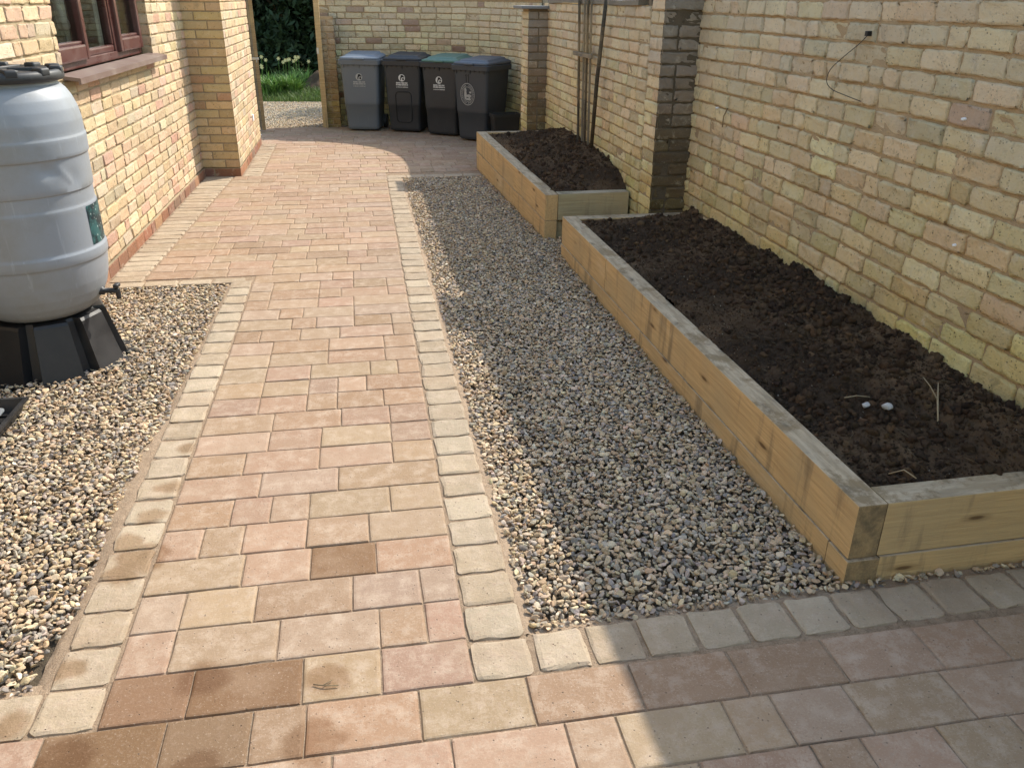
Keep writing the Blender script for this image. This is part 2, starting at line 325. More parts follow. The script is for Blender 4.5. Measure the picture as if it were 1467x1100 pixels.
def curve(pts, n=200):
    P = np.array(pts, float)
    if len(P) > 2:
        Q = np.vstack([2*P[0]-P[1], P, 2*P[-1]-P[-2]]); out = []
        for i in range(1, len(Q)-2):
            for t in np.linspace(0, 1, 24, endpoint=False):
                a, b, c, d = Q[i-1], Q[i], Q[i+1], Q[i+2]
                out.append(.5*((2*b)+(-a+c)*t+(2*a-5*b+4*c-d)*t*t+(-a+3*b-3*c+d)*t**3))
        P = np.array(out+[P[-1]])
    s = np.concatenate([[0], np.cumsum(np.linalg.norm(np.diff(P, axis=0), axis=1))])
    T = np.gradient(P, s, axis=0) if len(P) > 2 else np.repeat((P[1]-P[0])[None]/s[1], 2, 0)
    T /= np.linalg.norm(T, axis=1)[:, None]
    return s, P, T
def wall_face(mb, pts, side, z0, z1, course, blen, seed, pal, openings=(), rough=.002, joint=.010, rec=.005, hprob=.3, corner=(0, 0), flemish=False, mm=1, bm_=0, s_from=None, wob=0.0, tone=1.0):
    """brick facing along a ground line; side=+1 puts the outward normal on the left of the line"""
    rg = np.random.default_rng(seed)
    S, P, T = curve(pts); L = S[-1]
    Nn = np.stack([-T[:, 1], T[:, 0]], 1)*side
    def W_(s, z, dpt):
        s_ = np.clip(s, 0, L)
        x = np.interp(s_, S, P[:, 0])+np.interp(s_, S, Nn[:, 0])*dpt; y = np.interp(s_, S, P[:, 1])+np.interp(s_, S, Nn[:, 1])*dpt
        x = x+(s-s_)*T[0, 0]; y = y+(s-s_)*T[0, 1]
        return np.stack([x, y, z+wob*fbm(s_*.8, z*1.5, 99, 3)], -1)
    pc = np.array([p[0] for p in pal]); pw = np.array([p[1] for p in pal], float); pw /= pw.sum()
    if pal is HOUSE_PAL: pc = pc*np.array([1.0, .968, 1.0])
    flip = side < 0
    # mortar bed
    ns = max(2, int(L/.04)+1); nz = max(2, int((z1-z0)/.04)+1)
    ss = np.linspace(0, L, ns); zs = np.linspace(z0, z1, nz); gs, gz = np.meshgrid(ss, zs)
    dd = -rec-.0012+.75*rough*fbm(gs*14, gz*14, seed, 3)-3.2*rough*np.clip(fbm(gs*5, gz*9, seed+2, 3)-.05, 0, .6)
    V = W_(gs.ravel(), gz.ravel(), dd.ravel()); i = np.arange(ns*nz).reshape(nz, ns)
    q = np.stack([i[:-1, :-1], i[:-1, 1:], i[1:, 1:], i[1:, :-1]], -1).reshape(-1, 4)
    cs = (gs[:-1, :-1]+gs[1:, 1:]).ravel()/2; cz = (gz[:-1, :-1]+gz[1:, 1:]).ravel()/2; keep = np.ones(len(q), bool)
    for (a, b, c, d_) in openings: keep &= ~((cs > a) & (cs < b) & (cz > c) & (cz < d_))
    q = q[keep]
    mb.add(V, q if not flip else q[:, ::-1].copy(), (1, 1, 1), mm)
    nrow = int(round((z1-z0)/course))
    for k in range(nrow):
        a = z0+k*course+joint*.5; b = min(z0+(k+1)*course-joint*.5, z1)
        if b-a < .03: continue
        s = 0.0; i = 0
        off = (0 if k % 2 == 0 else -.5*blen)+(0 if flemish or corner[0] else rg.uniform(-.12, .12)*blen)
        s = off if not flemish else 0.0
        while s < L-.01:
            if flemish: head = (i+k) % 2 == 1
            else: head = rg.random() < hprob
            ln = blen*(.5 if head else 1.0)*(1+(0 if flemish else rg.uniform(-.05, .05)))
            if corner[0] and not flemish and s < 0: ln = blen*.5; s = 0.0
            e = s+ln-joint; s0 = max(s, 0.0); e0 = min(e, L)
            if L-(s+ln) < .07: e0 = L-(0 if corner[1] else joint*.5); s_next = L
            else: s_next = s+ln
            i += 1; s = s_next
            if e0-s0 < .035: continue
            spans = [(s0, e0)]
            for (oa, ob, oc, od) in openings:
                if b > oc+.01 and a < od-.01:
                    new = []
                    for (u, v) in spans:
                        if v <= oa or u >= ob: new.append((u, v)); continue
                        if u < oa-.03: new.append((u, oa))
                        if v > ob+.03: new.append((ob, v))
                    spans = new
            for (u, v) in spans:
                w = v-u; h = b-a
                if w < .03: continue
                ed = .0022+rough*.25; e2 = ed+.004+rough
                nu = max(1, int(w/.045)); us = np.concatenate([[0, ed, e2], np.linspace(e2, w-e2, nu+2)[1:-1], [w-e2, w-ed, w]])
                vs = np.array([0, ed, e2, h*.36, h*.66, h-e2, h-ed, h])
                gu, gv = np.meshgrid(us, vs); sh = gu.shape
                D = np.zeros(sh)
                D[0] = D[-1] = -rec-.006; D[:, 0] = D[:, -1] = -rec-.006
                c0 = corner[0] and u < .005; c1 = corner[1] and v > L-.005
                if c0: D[1:-1, 0] = 0
                if c1: D[1:-1, -1] = 0
                inn = np.ones(sh, bool); inn[0] = inn[-1] = False; inn[:, 0] = inn[:, -1] = False
                D += np.where(inn, rg.normal(0, rough*.42, sh)+rg.uniform(-1, 1)*rough*.8+(gu/w-.5)*rg.normal(0, rough)+(gv/h-.5)*rg.normal(0, rough), 0)
                if rough > .004 and rg.random() < .16: D[1:-1, 1:-1] -= rg.uniform(.002, .007); D[1:-1, 1:-1] += rg.normal(0, .0025, (sh[0]-2, sh[1]-2))
                for (r_, c_) in ((1, 1), (1, -2), (-2, 1), (-2, -2)):
                    if not ((c0 and c_ == 1) or (c1 and c_ == -2)): D[r_, c_] -= rg.exponential(.0018+rough*.6)
                if rough > .0022:
                    for (r_, c_) in ((1, 1), (1, -2), (-2, 1), (-2, -2)):
                        if rg.random() < 40*rough and not ((c0 and c_ == 1) or (c1 and c_ == -2)):
                            su = rg.uniform(.2, 1)*rough*5; sv = rg.uniform(.2, 1)*rough*4; r2 = 2 if r_ == 1 else -3; c2 = 2 if c_ == 1 else -3
                            gu = gu.copy(); gv = gv.copy(); gu[r_, c_] += su if c_ == 1 else -su; gv[r_, c_] += sv if r_ == 1 else -sv
                            r0 = 0 if r_ == 1 else -1; q0 = 0 if c_ == 1 else -1; gu[r0, q0] += su if c_ == 1 else -su; gv[r0, q0] += sv if r_ == 1 else -sv
                            D[r2, c2] -= rg.uniform(0, 1)*rough
                jj = .0007+rough*.28
                if c0: D[:, 1] = np.maximum(D[:, 1], -.002); 
                ju = rg.normal(0, jj, sh); jv = rg.normal(0, jj, sh)
                if c0: ju[:, 0] = 0
                if c1: ju[:, -1] = 0
                if u <= .002: ju = np.abs(ju)*(1 if not c0 else 0)
                V = W_((u+gu+ju).ravel(), (a+gv+jv).ravel(), D.ravel())
                m, n = sh; ii = np.arange(m*n).reshape(m, n)
                q = np.stack([ii[:-1, :-1], ii[:-1, 1:], ii[1:, 1:], ii[1:, :-1]], -1).reshape(-1, 4)
                col = pc[rg.choice(len(pc), p=pw)]*rg.uniform(.84, 1.14)*(1+rg.normal(0, .025, 3))
                mb.add(V, q if not flip else q[:, ::-1].copy(), np.clip(col*tone, .01, .85), bm_)

# ------------------------------------------------------------------ ground, gravel beds, paving
def sheet(name, polys, z, mat, label, cat, step=None):
    mb = MB()
    for P in polys: mb.add([(x, y, z) for x, y in P], [tuple(range(len(P)))])
    return tag(mb.build(name, mat), label, cat, kind='structure')
sheet('ground', [[(-150, -150), (150, -150), (150, 150), (-150, 150)]], -.10, MT['lawn'], 'earthy ground reaching away beyond the garden walls', 'ground')
sheet('gravel_bed_base', [[(-2.42, 1.0), (2.42, 1.0), (2.42, 12.6), (-2.42, 12.6)]], -.034, MT['sub'], 'dark sub base lying under the loose garden gravel', 'ground')
kRi = lambda y: .222+(y-1.7)*.0083; kRo = lambda y: .397+(y-1.87)*.0056
kLi = lambda y: -.757+(y-1.76)*.0075+.004*np.sin(y*2); kLo = lambda y: -.918+(y-1.87)*.0135
hx = lambda y: -1.674+(y-5.613)*.0268
def bed1x(y): return 1.46-.009*(y-1.942)
def bed2x(y): return 1.404-.0374*(y-6.247)
sheet('path_bedding', [
    [(-2.6, -.6), (3.2, -.6), (3.2, 1.91), (2.3, 1.905), (.40, 1.868), (.40, 1.862), (-2.6, 1.862)],
    [(-.91, 1.862), (.395, 1.862), (.415, 5.43), (-.868, 5.43)],
    [(-1.68, 5.43), (.415, 5.43), (.434, 8.79), (-1.59, 8.79)],
    [(-1.60, 8.79), (1.30, 8.79), (1.285, 9.275), (-1.6, 9.275)],
    [(-1.6, 9.275), (2.09, 9.275), (2.14, 12.0), (2.0, 12.63), (-1.6, 12.63)]], -.006, MT['joint'], 'sandy bedding showing in the joints between the pavers', 'paving')

def slab(mb, x0, x1, y0, y1, rg, col, bev=.0032, jit=.0008, drop=.006, tum=0.0, zt=0.0, M=None):
    w = x1-x0; h = y1-y0
    b2 = bev*3
    us = np.array([0, bev, b2, w*.35, w*.65, w-b2, w-bev, w]); vs = np.array([0, bev, b2, h*.5, h-b2, h-bev, h])
    gu, gv = np.meshgrid(us, vs); sh = gu.shape
    ru = np.minimum(np.arange(8), 7-np.arange(8))[None, :]; rv = np.minimum(np.arange(7), 6-np.arange(7))[:, None]
    rgd = np.minimum(ru, rv)
    Z = np.select([rgd == 0, rgd == 1, rgd == 2], [-drop, -bev*.45, -bev*.06], 0.0)
    if tum:
        fx = (gu/w-.5)*2; fy = (gv/h-.5)*2; k = (np.abs(fx)**6+np.abs(fy)**6)
        cut = tum*np.maximum(0, k-.9); gu = gu-fx*cut*.5; gv = gv-fy*cut*.5; Z = Z-cut*.25
        Z = Z+rg.normal(0, .0012, sh)*(rgd > 0)
    Z = Z+zt+(gu/w-.5)*rg.normal(0, .0011)+(gv/h-.5)*rg.normal(0, .0011)+rg.normal(0, .0006)
    gu = gu+rg.normal(0, jit, sh); gv = gv+rg.normal(0, jit, sh)
    m, n = sh; ii = np.arange(m*n).reshape(m, n)
    q = np.stack([ii[:-1, :-1], ii[:-1, 1:], ii[1:, 1:], ii[1:, :-1]], -1).reshape(-1, 4)
    V = np.stack([x0+gu, y0+gv, Z], -1).reshape(-1, 3)
    if M is not None: V = xf(V, M)
    mb.add(V, q, np.clip(col, .02, .9))
PAV = np.array([(.46, .315, .225), (.49, .345, .255), (.44, .325, .215), (.42, .285, .19), (.47, .365, .25), (.45, .31, .235), (.39, .265, .175), (.47, .36, .28)]); PAV = (PAV*.75+PAV.mean(0)*.25)*np.array([.69, .645, .58])
SET = np.array([(.49, .385, .26), (.53, .43, .30), (.46, .355, .235), (.51, .405, .28)])*.72
rg = np.random.default_rng(21); mb = MB()
J = .0032; PIT = .1755
def row(y0, y1, xl, xr):
    x = xl
    while x < xr-.02:
        ln = rg.choice([.295, .295, .215, .215, .137]); 
        if xr-(x+ln) < .10: ln = xr-x
        if ln > .40: ln *= .5
        col = PAV[rg.integers(len(PAV))]*rg.uniform(.90, 1.08)*(1+rg.normal(0, .015, 3))
        for (wx, wy) in ((-.61, 1.80), (-.38, 1.82), (-.66, 1.63), (-.15, 2.32), (-.44, 1.62)):
            if x < wx < x+ln and y0 < wy < y1: col = col*np.array([.62, .56, .47])
        slab(mb, x+J/2, x+ln-J/2, y0+J/2, y1-J/2, rg, col)
        x += ln
for k in range(-8, 63):
    y0 = 1.705+k*PIT; y1 = y0+PIT; ym = (y0+y1)/2
    if y1 > 12.64: y1 = 12.64
    if y1-y0 < .05: continue
    if k < 0: row(y0, y1, -2.6+rg.uniform(-.1, 0), 3.1)
    elif ym < 5.58: row(y0, y1, kLi(ym)+.002, kRi(ym)-.003) if ym < 5.43 else row(y0, y1, kLi(ym)+.002, kRi(ym))
    elif ym < 8.80: row(y0, y1, -1.432+.047*(ym-5.6), kRi(ym)-.003)
    elif ym < 9.02: row(y0, y1, -1.432+.047*(ym-5.6), .285)
    elif ym < 9.2: row(y0, y1, -1.0, 1.29)
    elif ym < 11.1: row(y0, y1, -1.0, 2.06 if ym > 9.30 else 1.28)
    else: row(y0, y1, -1.55, 2.06 if ym < 11.6 else 2.06-(ym-11.6)*.5)
tag(mb.build('paving', MT['paver']), 'pinkish brown block paving of the garden path laid in straight rows', 'paving', kind='structure')

mb = MB(); SP = .157
def sett(x0, x1, y0, y1, M=None):
    slab(mb, x0+.0015, x1-.0015, y0+.0015, y1-.0015, rg, SET[rg.integers(4)]*rg.uniform(.88, 1.1), .0055, .0024, .012, .017, .001, M)
k = 0
y = 1.705
while y < 5.40:                                            # left run beside the path
    sett(kLo(y)-.002, kLi(y), y, y+SP); y += SP
x = -.92
while x > -2.55: sett(x-SP, x, 1.703, 1.866); x -= SP+.002  # front run to the left
y = 1.703
while y < 8.78: sett(kRi(y), kRo(y), y, y+SP); y += SP      # right run beside the path
x = .405
while x < 3.1: sett(x, x+SP+.002, 1.706+(x-.4)*.018, 1.872+(x-.4)*.020); x += SP+.004
x = .285
while x < 1.27: sett(x, x+.2, 8.79-.0*x, 8.935); x += .2    # end of the long gravel strip
x = -1.63
while x < -.90: sett(x, x+.21, 5.43, 5.535); x += .212       # head of the left gravel bed
for (xa, ya, yb) in ((0, 5.55, 9.05),):
    y = ya
    while y < yb: sett(hx(y)+.02, -1.437+.047*(y-5.6), y-.002, y+.120); y += .118
y = 9.06
while y < 11.15: sett(-1.195, -1.005, y, y+.118); y += .118
tag(mb.build('path_edging', MT['sett']), 'buff tumbled setts edging the path and the gravel beds', 'edging', kind='structure')

mb = MB()
def haunch(fx, ys, sgn, w0, seed):
    ys = np.linspace(*ys, 160); n = 7
    V = []
    for j, t in enumerate(np.linspace(0, 1, n)):
        ww = w0*(1+1.5*fbm(ys*3.3, ys*0+3, seed, 4)+.5*fbm(ys*25, ys*0+9, seed, 2)); ww = np.maximum(ww, .05)
        V.append(np.stack([fx(ys)-sgn*.012+sgn*(ww+.012)*t, ys, -.005-.022*t**1.4+.007*fbm(ys*30, ys*0+t*7, seed+5, 3)], 1))
    V = np.concatenate(V); m = 160; ii = np.arange(n*m).reshape(n, m)
    q = np.stack([ii[:-1, :-1], ii[:-1, 1:], ii[1:, 1:], ii[1:, :-1]], -1).reshape(-1, 4)
    if sgn < 0: q = q[:, ::-1].copy()
    mb.add(V, q[:, ::-1].copy())
mb.add([(.39, 1.86, -.012), (2.3, 1.895, -.012), (2.3, 1.95, -.018), (.39, 1.93, -.018)], [(0, 1, 2, 3)]); mb.add([(-2.3, 1.855, -.012), (-.9, 1.855, -.012), (-.9, 1.91, -.018), (-2.3, 1.91, -.018)], [(0, 1, 2, 3)])
haunch(kLo, (1.86, 5.42), -1, .10, 3); haunch(kRo, (1.87, 8.78), 1, .06, 8)
tag(mb.build('mortar_haunch', MT['haunch'], smooth=True), 'rough sandy mortar strip holding the edging setts', 'edging', kind='structure')

# stones
def ico(sub):
    bm = bmesh.new(); bmesh.ops.create_icosphere(bm, subdivisions=sub, radius=1.0); bm.verts.index_update()
    v = np.array([w.co for w in bm.verts]); f = np.array([[w.index for w in q.verts] for q in bm.faces]); bm.free(); return v, f
ICO1, ICO2 = ico(1), ico(2)
def pebble_var(rg, base, cuts=8, jit=.075):
    v = base[0].copy()
    for _ in range(cuts):
        n = rg.normal(size=3); n /= np.linalg.norm(n); d = rg.uniform(.38, .85); t = v@n; v = v-np.maximum(0, t-d)[:, None]*n*.9
    return v*(1+rg.normal(0, jit, (len(v), 1)))
STP = np.array([(.55, .41, .24), (.62, .49, .32), (.50, .375, .225), (.40, .35, .28), (.20, .18, .16), (.44, .30, .165), (.70, .60, .45), (.33, .28, .22), (.57, .46, .31), (.27, .25, .23), (.44, .38, .30)])
STP = STP*.86+STP.mean(1, keepdims=True)*.14*np.array([1.08, 1.0, .92])
STW = np.array([4, 2.4, 3.6, 2.2, 1.2, 2.4, .8, 2.2, 2.6, 1.4, 2.2]); STW = STW/STW.sum()
def stones(mb, pts, rg, base, amin, amax, zoff, tilt=.5, pal=STP, pw=STW, flat=(.30, .55), nv=16, jit=.075):
    n = len(pts); var = rg.integers(0, nv, n)
    shp = [pebble_var(rg, base, 8, jit) for _ in range(nv)]
    a = amin+(amax-amin)*rg.beta(1.8, 3.0, n); sc = np.stack([a, a*rg.uniform(.5, .9, n), a*rg.uniform(*flat, n)], 1)
    yaw = rg.uniform(0, 2*np.pi, n); tx = rg.normal(0, tilt, n); ty = rg.normal(0, tilt, n)
    cz, sz, cx, sx, cy, sy = np.cos(yaw), np.sin(yaw), np.cos(tx), np.sin(tx), np.cos(ty), np.sin(ty)
    Z = np.zeros(n); O = np.ones(n)
    Rz = np.stack([cz, -sz, Z, sz, cz, Z, Z, Z, O], 1).reshape(n, 3, 3); Rx = np.stack([O, Z, Z, Z, cx, -sx, Z, sx, cx], 1).reshape(n, 3, 3)
    Ry = np.stack([cy, Z, sy, Z, O, Z, -sy, Z, cy], 1).reshape(n, 3, 3); RR = Rz@Rx@Ry
    col = pal[rg.choice(len(pal), n, p=pw)]*rg.uniform(.74, 1.16, (n, 1))*(1+rg.normal(0, .03, (n, 3)))*np.array([1.02, .975, .925])
    for k in range(nv):
        s = np.where(var == k)[0]
        if not len(s): continue
        V = np.einsum('nij,nvj->nvi', RR[s], shp[k][None]*sc[s][:, None, :])+pts[s][:, None, :]
        V[:, :, 2] += (zoff[s] if np.ndim(zoff) else zoff)[..., None] if np.ndim(zoff) else zoff
        nv_ = shp[k].shape[0]; F = (base[1][None]+(np.arange(len(s))*nv_)[:, None, None]).reshape(-1, 3)
        mb.add(V.reshape(-1, 3), F, np.repeat(np.clip(col[s], .02, .8), nv_, 0))
def jgrid(rg, x0, x1, y0, y1, sp, inside):
    gx, gy = np.meshgrid(np.arange(x0, x1, sp), np.arange(y0, y1, sp)); p = np.stack([gx.ravel(), gy.ravel()], 1)+rg.uniform(-.6, .6, (gx.size, 2))*sp
    return p[inside(p[:, 0], p[:, 1])]
def gravel(name, x0, x1, y0, y1, inside, label, seed, yfar=5.2):
    rg = np.random.default_rng(seed); mb = MB()
    low = jgrid(rg, x0, x1, y0, y1, .021, inside)
    z = -.018+.006*fbm(low[:, 0]*3, low[:, 1]*3, 5, 3)
    stones(mb, np.column_stack([low, z]), rg, ICO1, .009, .019, 0.0)
    top = jgrid(rg, x0, x1, y0, y1, .0176, inside)
    for near in (True, False):
        t = top[(top[:, 1] < yfar) == near]
        if not len(t): continue
        z = -.004+.010*fbm(t[:, 0]*3, t[:, 1]*3, 5, 3)+rg.uniform(-.006, .006, len(t))
        stones(mb, np.column_stack([t, z]), rg, ICO2 if near else ICO1, .006, .0225, 0.0, .38)
    return tag(mb.build(name, MT['stone']), label, 'gravel', kind='stuff')
gravel('gravel', .38, 2.33, 1.86, 8.83, lambda x, y: (x > kRo(y)+.010+.02*(vnoise(y*9, y*0, 4)+.5)) & (y < 8.785) & (y > 1.884+(x-.4)*.02) &
       np.where(y < 1.93, x < 2.33, np.where(y < 5.80, x < bed1x(y)-.012, np.where(y < 6.22, x < 2.08, x < bed2x(y)-.012))),
       'mixed tan and grey gravel strip between the path and the raised beds', 31)
gravel('gravel', -2.38, -.9, 1.87, 5.43, lambda x, y: (x < kLo(y)-.012-.06*np.clip(vnoise(y*4, y*0, 14)+.35, 0, 1)*np.clip((4.6-y)*.6, 0.1, 1)) & (y < 5.43) & (y > 1.878) & ((x > -2.38)) & ~((x < -1.7) & (y > 4.69)),
       'sunlit tan gravel bed under the water butt left of the path', 32)

# ------------------------------------------------------------------ garden wall (one continuous brick wall)
XA, XF = 2.36, 2.10
gw = tag(empty('garden_wall', (2.2, 6.0, 0)), 'old yellow brick garden wall with piers running behind the raised beds and bins', 'wall')
GW = Matrix.Translation((-2.2, -6.0, 0))
def gpart(mb, name, mats=None, smooth=False):
    o = mb.build(name, mats or [MT['gbrick'], MT['gmortar'], MT['cap'], MT['soot'], MT['brownm']], gw, smooth); o.matrix_parent_inverse = GW; return o
mb = MB()
wall_face(mb, [(XA, .6), (XA, 5.86)], 1, -.05, 1.79, .0925, .252, 101, OLD_PAL, rough=.0050, joint=.011, rec=.009, hprob=.22, wob=.022)
mb.add([(x, y, z) for y, zt in ((-3.5, 1.645), (5.86, 1.89)) for x, z in ((XA+.02, -.1), (XA+.24, -.1), (XA+.24, zt), (XA+.02, zt))], [(0, 1, 2, 3), (7, 6, 5, 4), (0, 4, 5, 1), (1, 5, 6, 2), (2, 6, 7, 3), (3, 7, 4, 0)], mi=1); mb.box((XA-.004, -3.5, -.1), (XA+.02, .6, 1.64), 0, mi=1)
gpart(mb, 'wall_section', smooth=True)
mb = MB(); mb.add([(x, y, z) for y, z in ((-3.5, 1.74), (5.84, 1.995)) for x, z in ((XA-.03, z-.06), (XA+.27, z-.06), (XA+.27, z), (XA-.03, z))], [(0, 1, 2, 3), (7, 6, 5, 4), (0, 4, 5, 1), (1, 5, 6, 2), (2, 6, 7, 3), (3, 7, 4, 0)], (.26, .23, .18), 2); gpart(mb, 'coping')
# pier at the step
mb = MB()
wall_face(mb, [(XF-.004, 5.82), (XF-.004, 6.094)], 1, -.05, 1.80, .0842, .24, 111, OLD_PAL, rough=.0042, rec=.008, joint=.010, corner=(1, 0), flemish=False, hprob=.1)
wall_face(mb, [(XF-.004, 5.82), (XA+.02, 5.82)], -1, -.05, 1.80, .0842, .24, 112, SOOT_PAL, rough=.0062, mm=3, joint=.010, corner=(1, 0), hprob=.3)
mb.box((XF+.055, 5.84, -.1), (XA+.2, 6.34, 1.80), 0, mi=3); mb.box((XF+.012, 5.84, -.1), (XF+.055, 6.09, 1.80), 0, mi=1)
gpart(mb, 'pier', smooth=True)
mb = MB(); mb.box((XF-.03, 5.79, 1.80), (XA+.24, 6.37, 1.85), .01, (.26, .23, .18), 2); gpart(mb, 'cap_stone')
mb = MB()
wall_face(mb, [(XF, 6.112), (XF, 9.47)], 1, -.05, 1.662, .0815, .236, 121, OLD_PAL, rough=.0042, rec=.008, joint=.010, hprob=.25, wob=.008)
mb.box((XF+.02, 6.34, -.1), (XF+.24, 9.83, 1.66), 0, mi=1)
gpart(mb, 'wall_section', smooth=True)
mb = MB(); P = [(XF-.012, 1.664), (XF+.25, 1.664), (XF+.25, 1.69), (XF+.14, 1.76), (XF+.10, 1.76), (XF-.012, 1.70)]
ys_ = np.linspace(6.375, 9.44, 60); V = np.concatenate([[(x, y, z+.010*float(fbm(np.array(y*3.0), np.array(x*3), 6, 3))) for x, z in P] for y in ys_]); n = len(P)
mb.add(V, [tuple(range(n)), tuple(range(59*n+n-1, 59*n-1, -1))]+[(k*n+i, (k+1)*n+i, (k+1)*n+(i+1) % n, k*n+(i+1) % n) for k in range(59) for i in range(n)], (.20, .175, .135), 2); gpart(mb, 'coping')
mb = MB()
wall_face(mb, [(1.89, 9.46), (1.89, 9.83)], 1, -.05, 1.60, .0815, .24, 131, OLD_PAL, rough=.0042, rec=.008, joint=.010, corner=(1, 0), hprob=.3)
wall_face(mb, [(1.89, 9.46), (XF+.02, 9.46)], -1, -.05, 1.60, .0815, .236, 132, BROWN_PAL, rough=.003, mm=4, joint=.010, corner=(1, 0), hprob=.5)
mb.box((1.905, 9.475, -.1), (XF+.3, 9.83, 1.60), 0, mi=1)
gpart(mb, 'pier', smooth=True)
mb = MB(); mb.box((1.80, 9.40, 1.602), (2.12, 9.88, 1.632), .006, (.20, .195, .19), 2, M=Matrix.Rotation(0, 4, 'X')); gpart(mb, 'cap_stone')
BACK = [(2.10, 9.83), (2.13, 10.4), (2.13, 10.95), (2.07, 11.5), (1.80, 12.15), (1.30, 12.62), (.65, 12.90), (.1, 12.98), (-.45, 13.0)]
mb = MB()
wall_face(mb, BACK, 1, -.05, 1.70, .0815, .236, 141, OLD_PAL+[((.36, .20, .13), 1.2)], rough=.0042, rec=.008, joint=.010, hprob=.2, wob=.008)
S_, P_, T_ = curve(BACK); Nq = np.stack([-T_[:, 1], T_[:, 0]], 1)
def ribbon(mb, d0, d1, z0, z1, col, mi):
    A = P_+Nq*d0; B = P_+Nq*d1; n = len(A); z = np.ones((n, 1))
    V = np.concatenate([np.hstack([A, z*z0]), np.hstack([A, z*z1]), np.hstack([B, z*z1]), np.hstack([B, z*z0])]); F = []
    for k in range(4):
        for i in range(n-1): F.append((k*n+i, k*n+i+1, ((k+1) % 4)*n+i+1, ((k+1) % 4)*n+i))
    F += [(0, n, 2*n, 3*n), (n-1, 4*n-1, 3*n-1, 2*n-1)]
    mb.add(V, F, col, mi)
ribbon(mb, -.02, -.24, -.1, 1.70, (1, 1, 1), 1)
gpart(mb, 'wall_section', smooth=True)
mb = MB(); ribbon(mb, .03, -.27, 1.702, 1.77, (.20, .18, .15), 2); gpart(mb, 'coping')
mb = MB()
wall_face(mb, [(-.415, 12.66), (-.205, 12.66)], -1, -.05, 1.455, .0815, .22, 151, [((.40, .29, .16), 3), ((.35, .25, .14), 2)], rough=.0042, rec=.008, joint=.010, corner=(1, 1), hprob=.3)
wall_face(mb, [(-.205, 12.66), (-.205, 12.99)], -1, -.05, 1.455, .0815, .236, 152, BROWN_PAL, rough=.0042, rec=.008, joint=.010, corner=(1, 0), hprob=.4)
mb.box((-.41, 12.675, -.1), (-.22, 12.99, 1.455), 0, mi=1)
gpart(mb, 'pier', smooth=True)

# ------------------------------------------------------------------ house
hs = tag(empty('house', (-1.7, 7.0, 0)), 'yellow brick house side with brown window and projecting brick pier', 'house')
HI = Matrix.Translation((1.7, -7.0, 0))
def hpart(mb, name, mats=None, smooth=False, parent=None):
    o = mb.build(name, mats or [MT['hbrick'], MT['hmortar']], hs if parent is None else parent, smooth)
    if parent is None: o.matrix_parent_inverse = HI
    return o
HC = .0822
Y0, Y1 = 4.70, 9.16
d_ = _n(np.array([hx(Y1)-hx(Y0), Y1-Y0]))
def hpt(y, off=0.0): return (hx(y)+off, y)
LW = math.hypot(hx(Y1)-hx(Y0), Y1-Y0)
WY0, WY1, WZ0, WZ1 = 5.60, 7.80, 1.235, 2.45
op = ((WY0-Y0), (WY1-Y0), WZ0, WZ1)
mb = MB()
wall_face(mb, [hpt(Y0), hpt(Y1)], -1, HC, HC+2.96-.003, HC, .236, 201, HOUSE_PAL, tone=1.02, openings=[op], rough=.0034, joint=.010, rec=.0045, hprob=.12, corner=(1, 0))
def hbox(y0, y1, z0, z1, a=-.02, b=-.26):
    P = [hpt(y0, a), hpt(y1, a), hpt(y1, b), hpt(y0, b)]
    mb.add([(x, y, z0) for x, y in P]+[(x, y, z1) for x, y in P], [(3, 2, 1, 0), (4, 5, 6, 7), (0, 1, 5, 4), (1, 2, 6, 5), (2, 3, 7, 6), (3, 0, 4, 7)], mi=1)
hbox(Y0, WY0, -.1, 3.04); hbox(WY1, 11.6, -.1, 3.04); hbox(WY0, WY1, -.1, WZ0-.012); hbox(WY0, WY1, WZ1+.005, 3.04)
# brick reveal on the far side of the window opening, and the return and set-back wall behind the water butt
wall_face(mb, [hpt(WY1-.004, -.001), hpt(WY1-.004, -.10)], 1, WZ0, WZ1, HC, .236, 203, HOUSE_PAL, tone=1.02, rough=.002, joint=.010, corner=(1, 0), hprob=1)
wall_face(mb, [hpt(Y0), (-2.40, Y0)], 1, HC, HC+2.96-.003, HC, .236, 204, HOUSE_PAL, tone=1.02, rough=.0026, joint=.010, rec=.0045, corner=(1, 0))
wall_face(mb, [(-2.42, 1.0), (-2.42, Y0)], -1, HC, HC+2.96-.003, HC, .236, 205, HOUSE_PAL, tone=1.02, rough=.0026, joint=.010, rec=.0045, hprob=.12)
mb.box((-2.66, -4.0, -.1), (-2.44, Y0+.2, 3.04), 0, mi=1); mb.box((-2.43, -4.0, -.1), (-2.424, 1.0, 3.04), 0, mi=1)
hpart(mb, 'brick_wall', smooth=True)
mb = MB()
wall_face(mb, [hpt(Y0, .012), hpt(Y1, .012)], -1, -.03, HC-.004, HC+.026, .236, 211, RED_PAL, rough=.002, joint=.010, rec=.004, hprob=.05, corner=(1, 0))
wall_face(mb, [hpt(Y0-.012, .012), (-2.40, Y0-.012)], 1, -.03, HC-.004, HC+.026, .236, 213, RED_PAL, rough=.002, joint=.010, rec=.004, hprob=.05, corner=(1, 0))
hbox(Y0, Y1, -.05, HC-.004, .006, -.02)
hpart(mb, 'plinth_course', smooth=True)
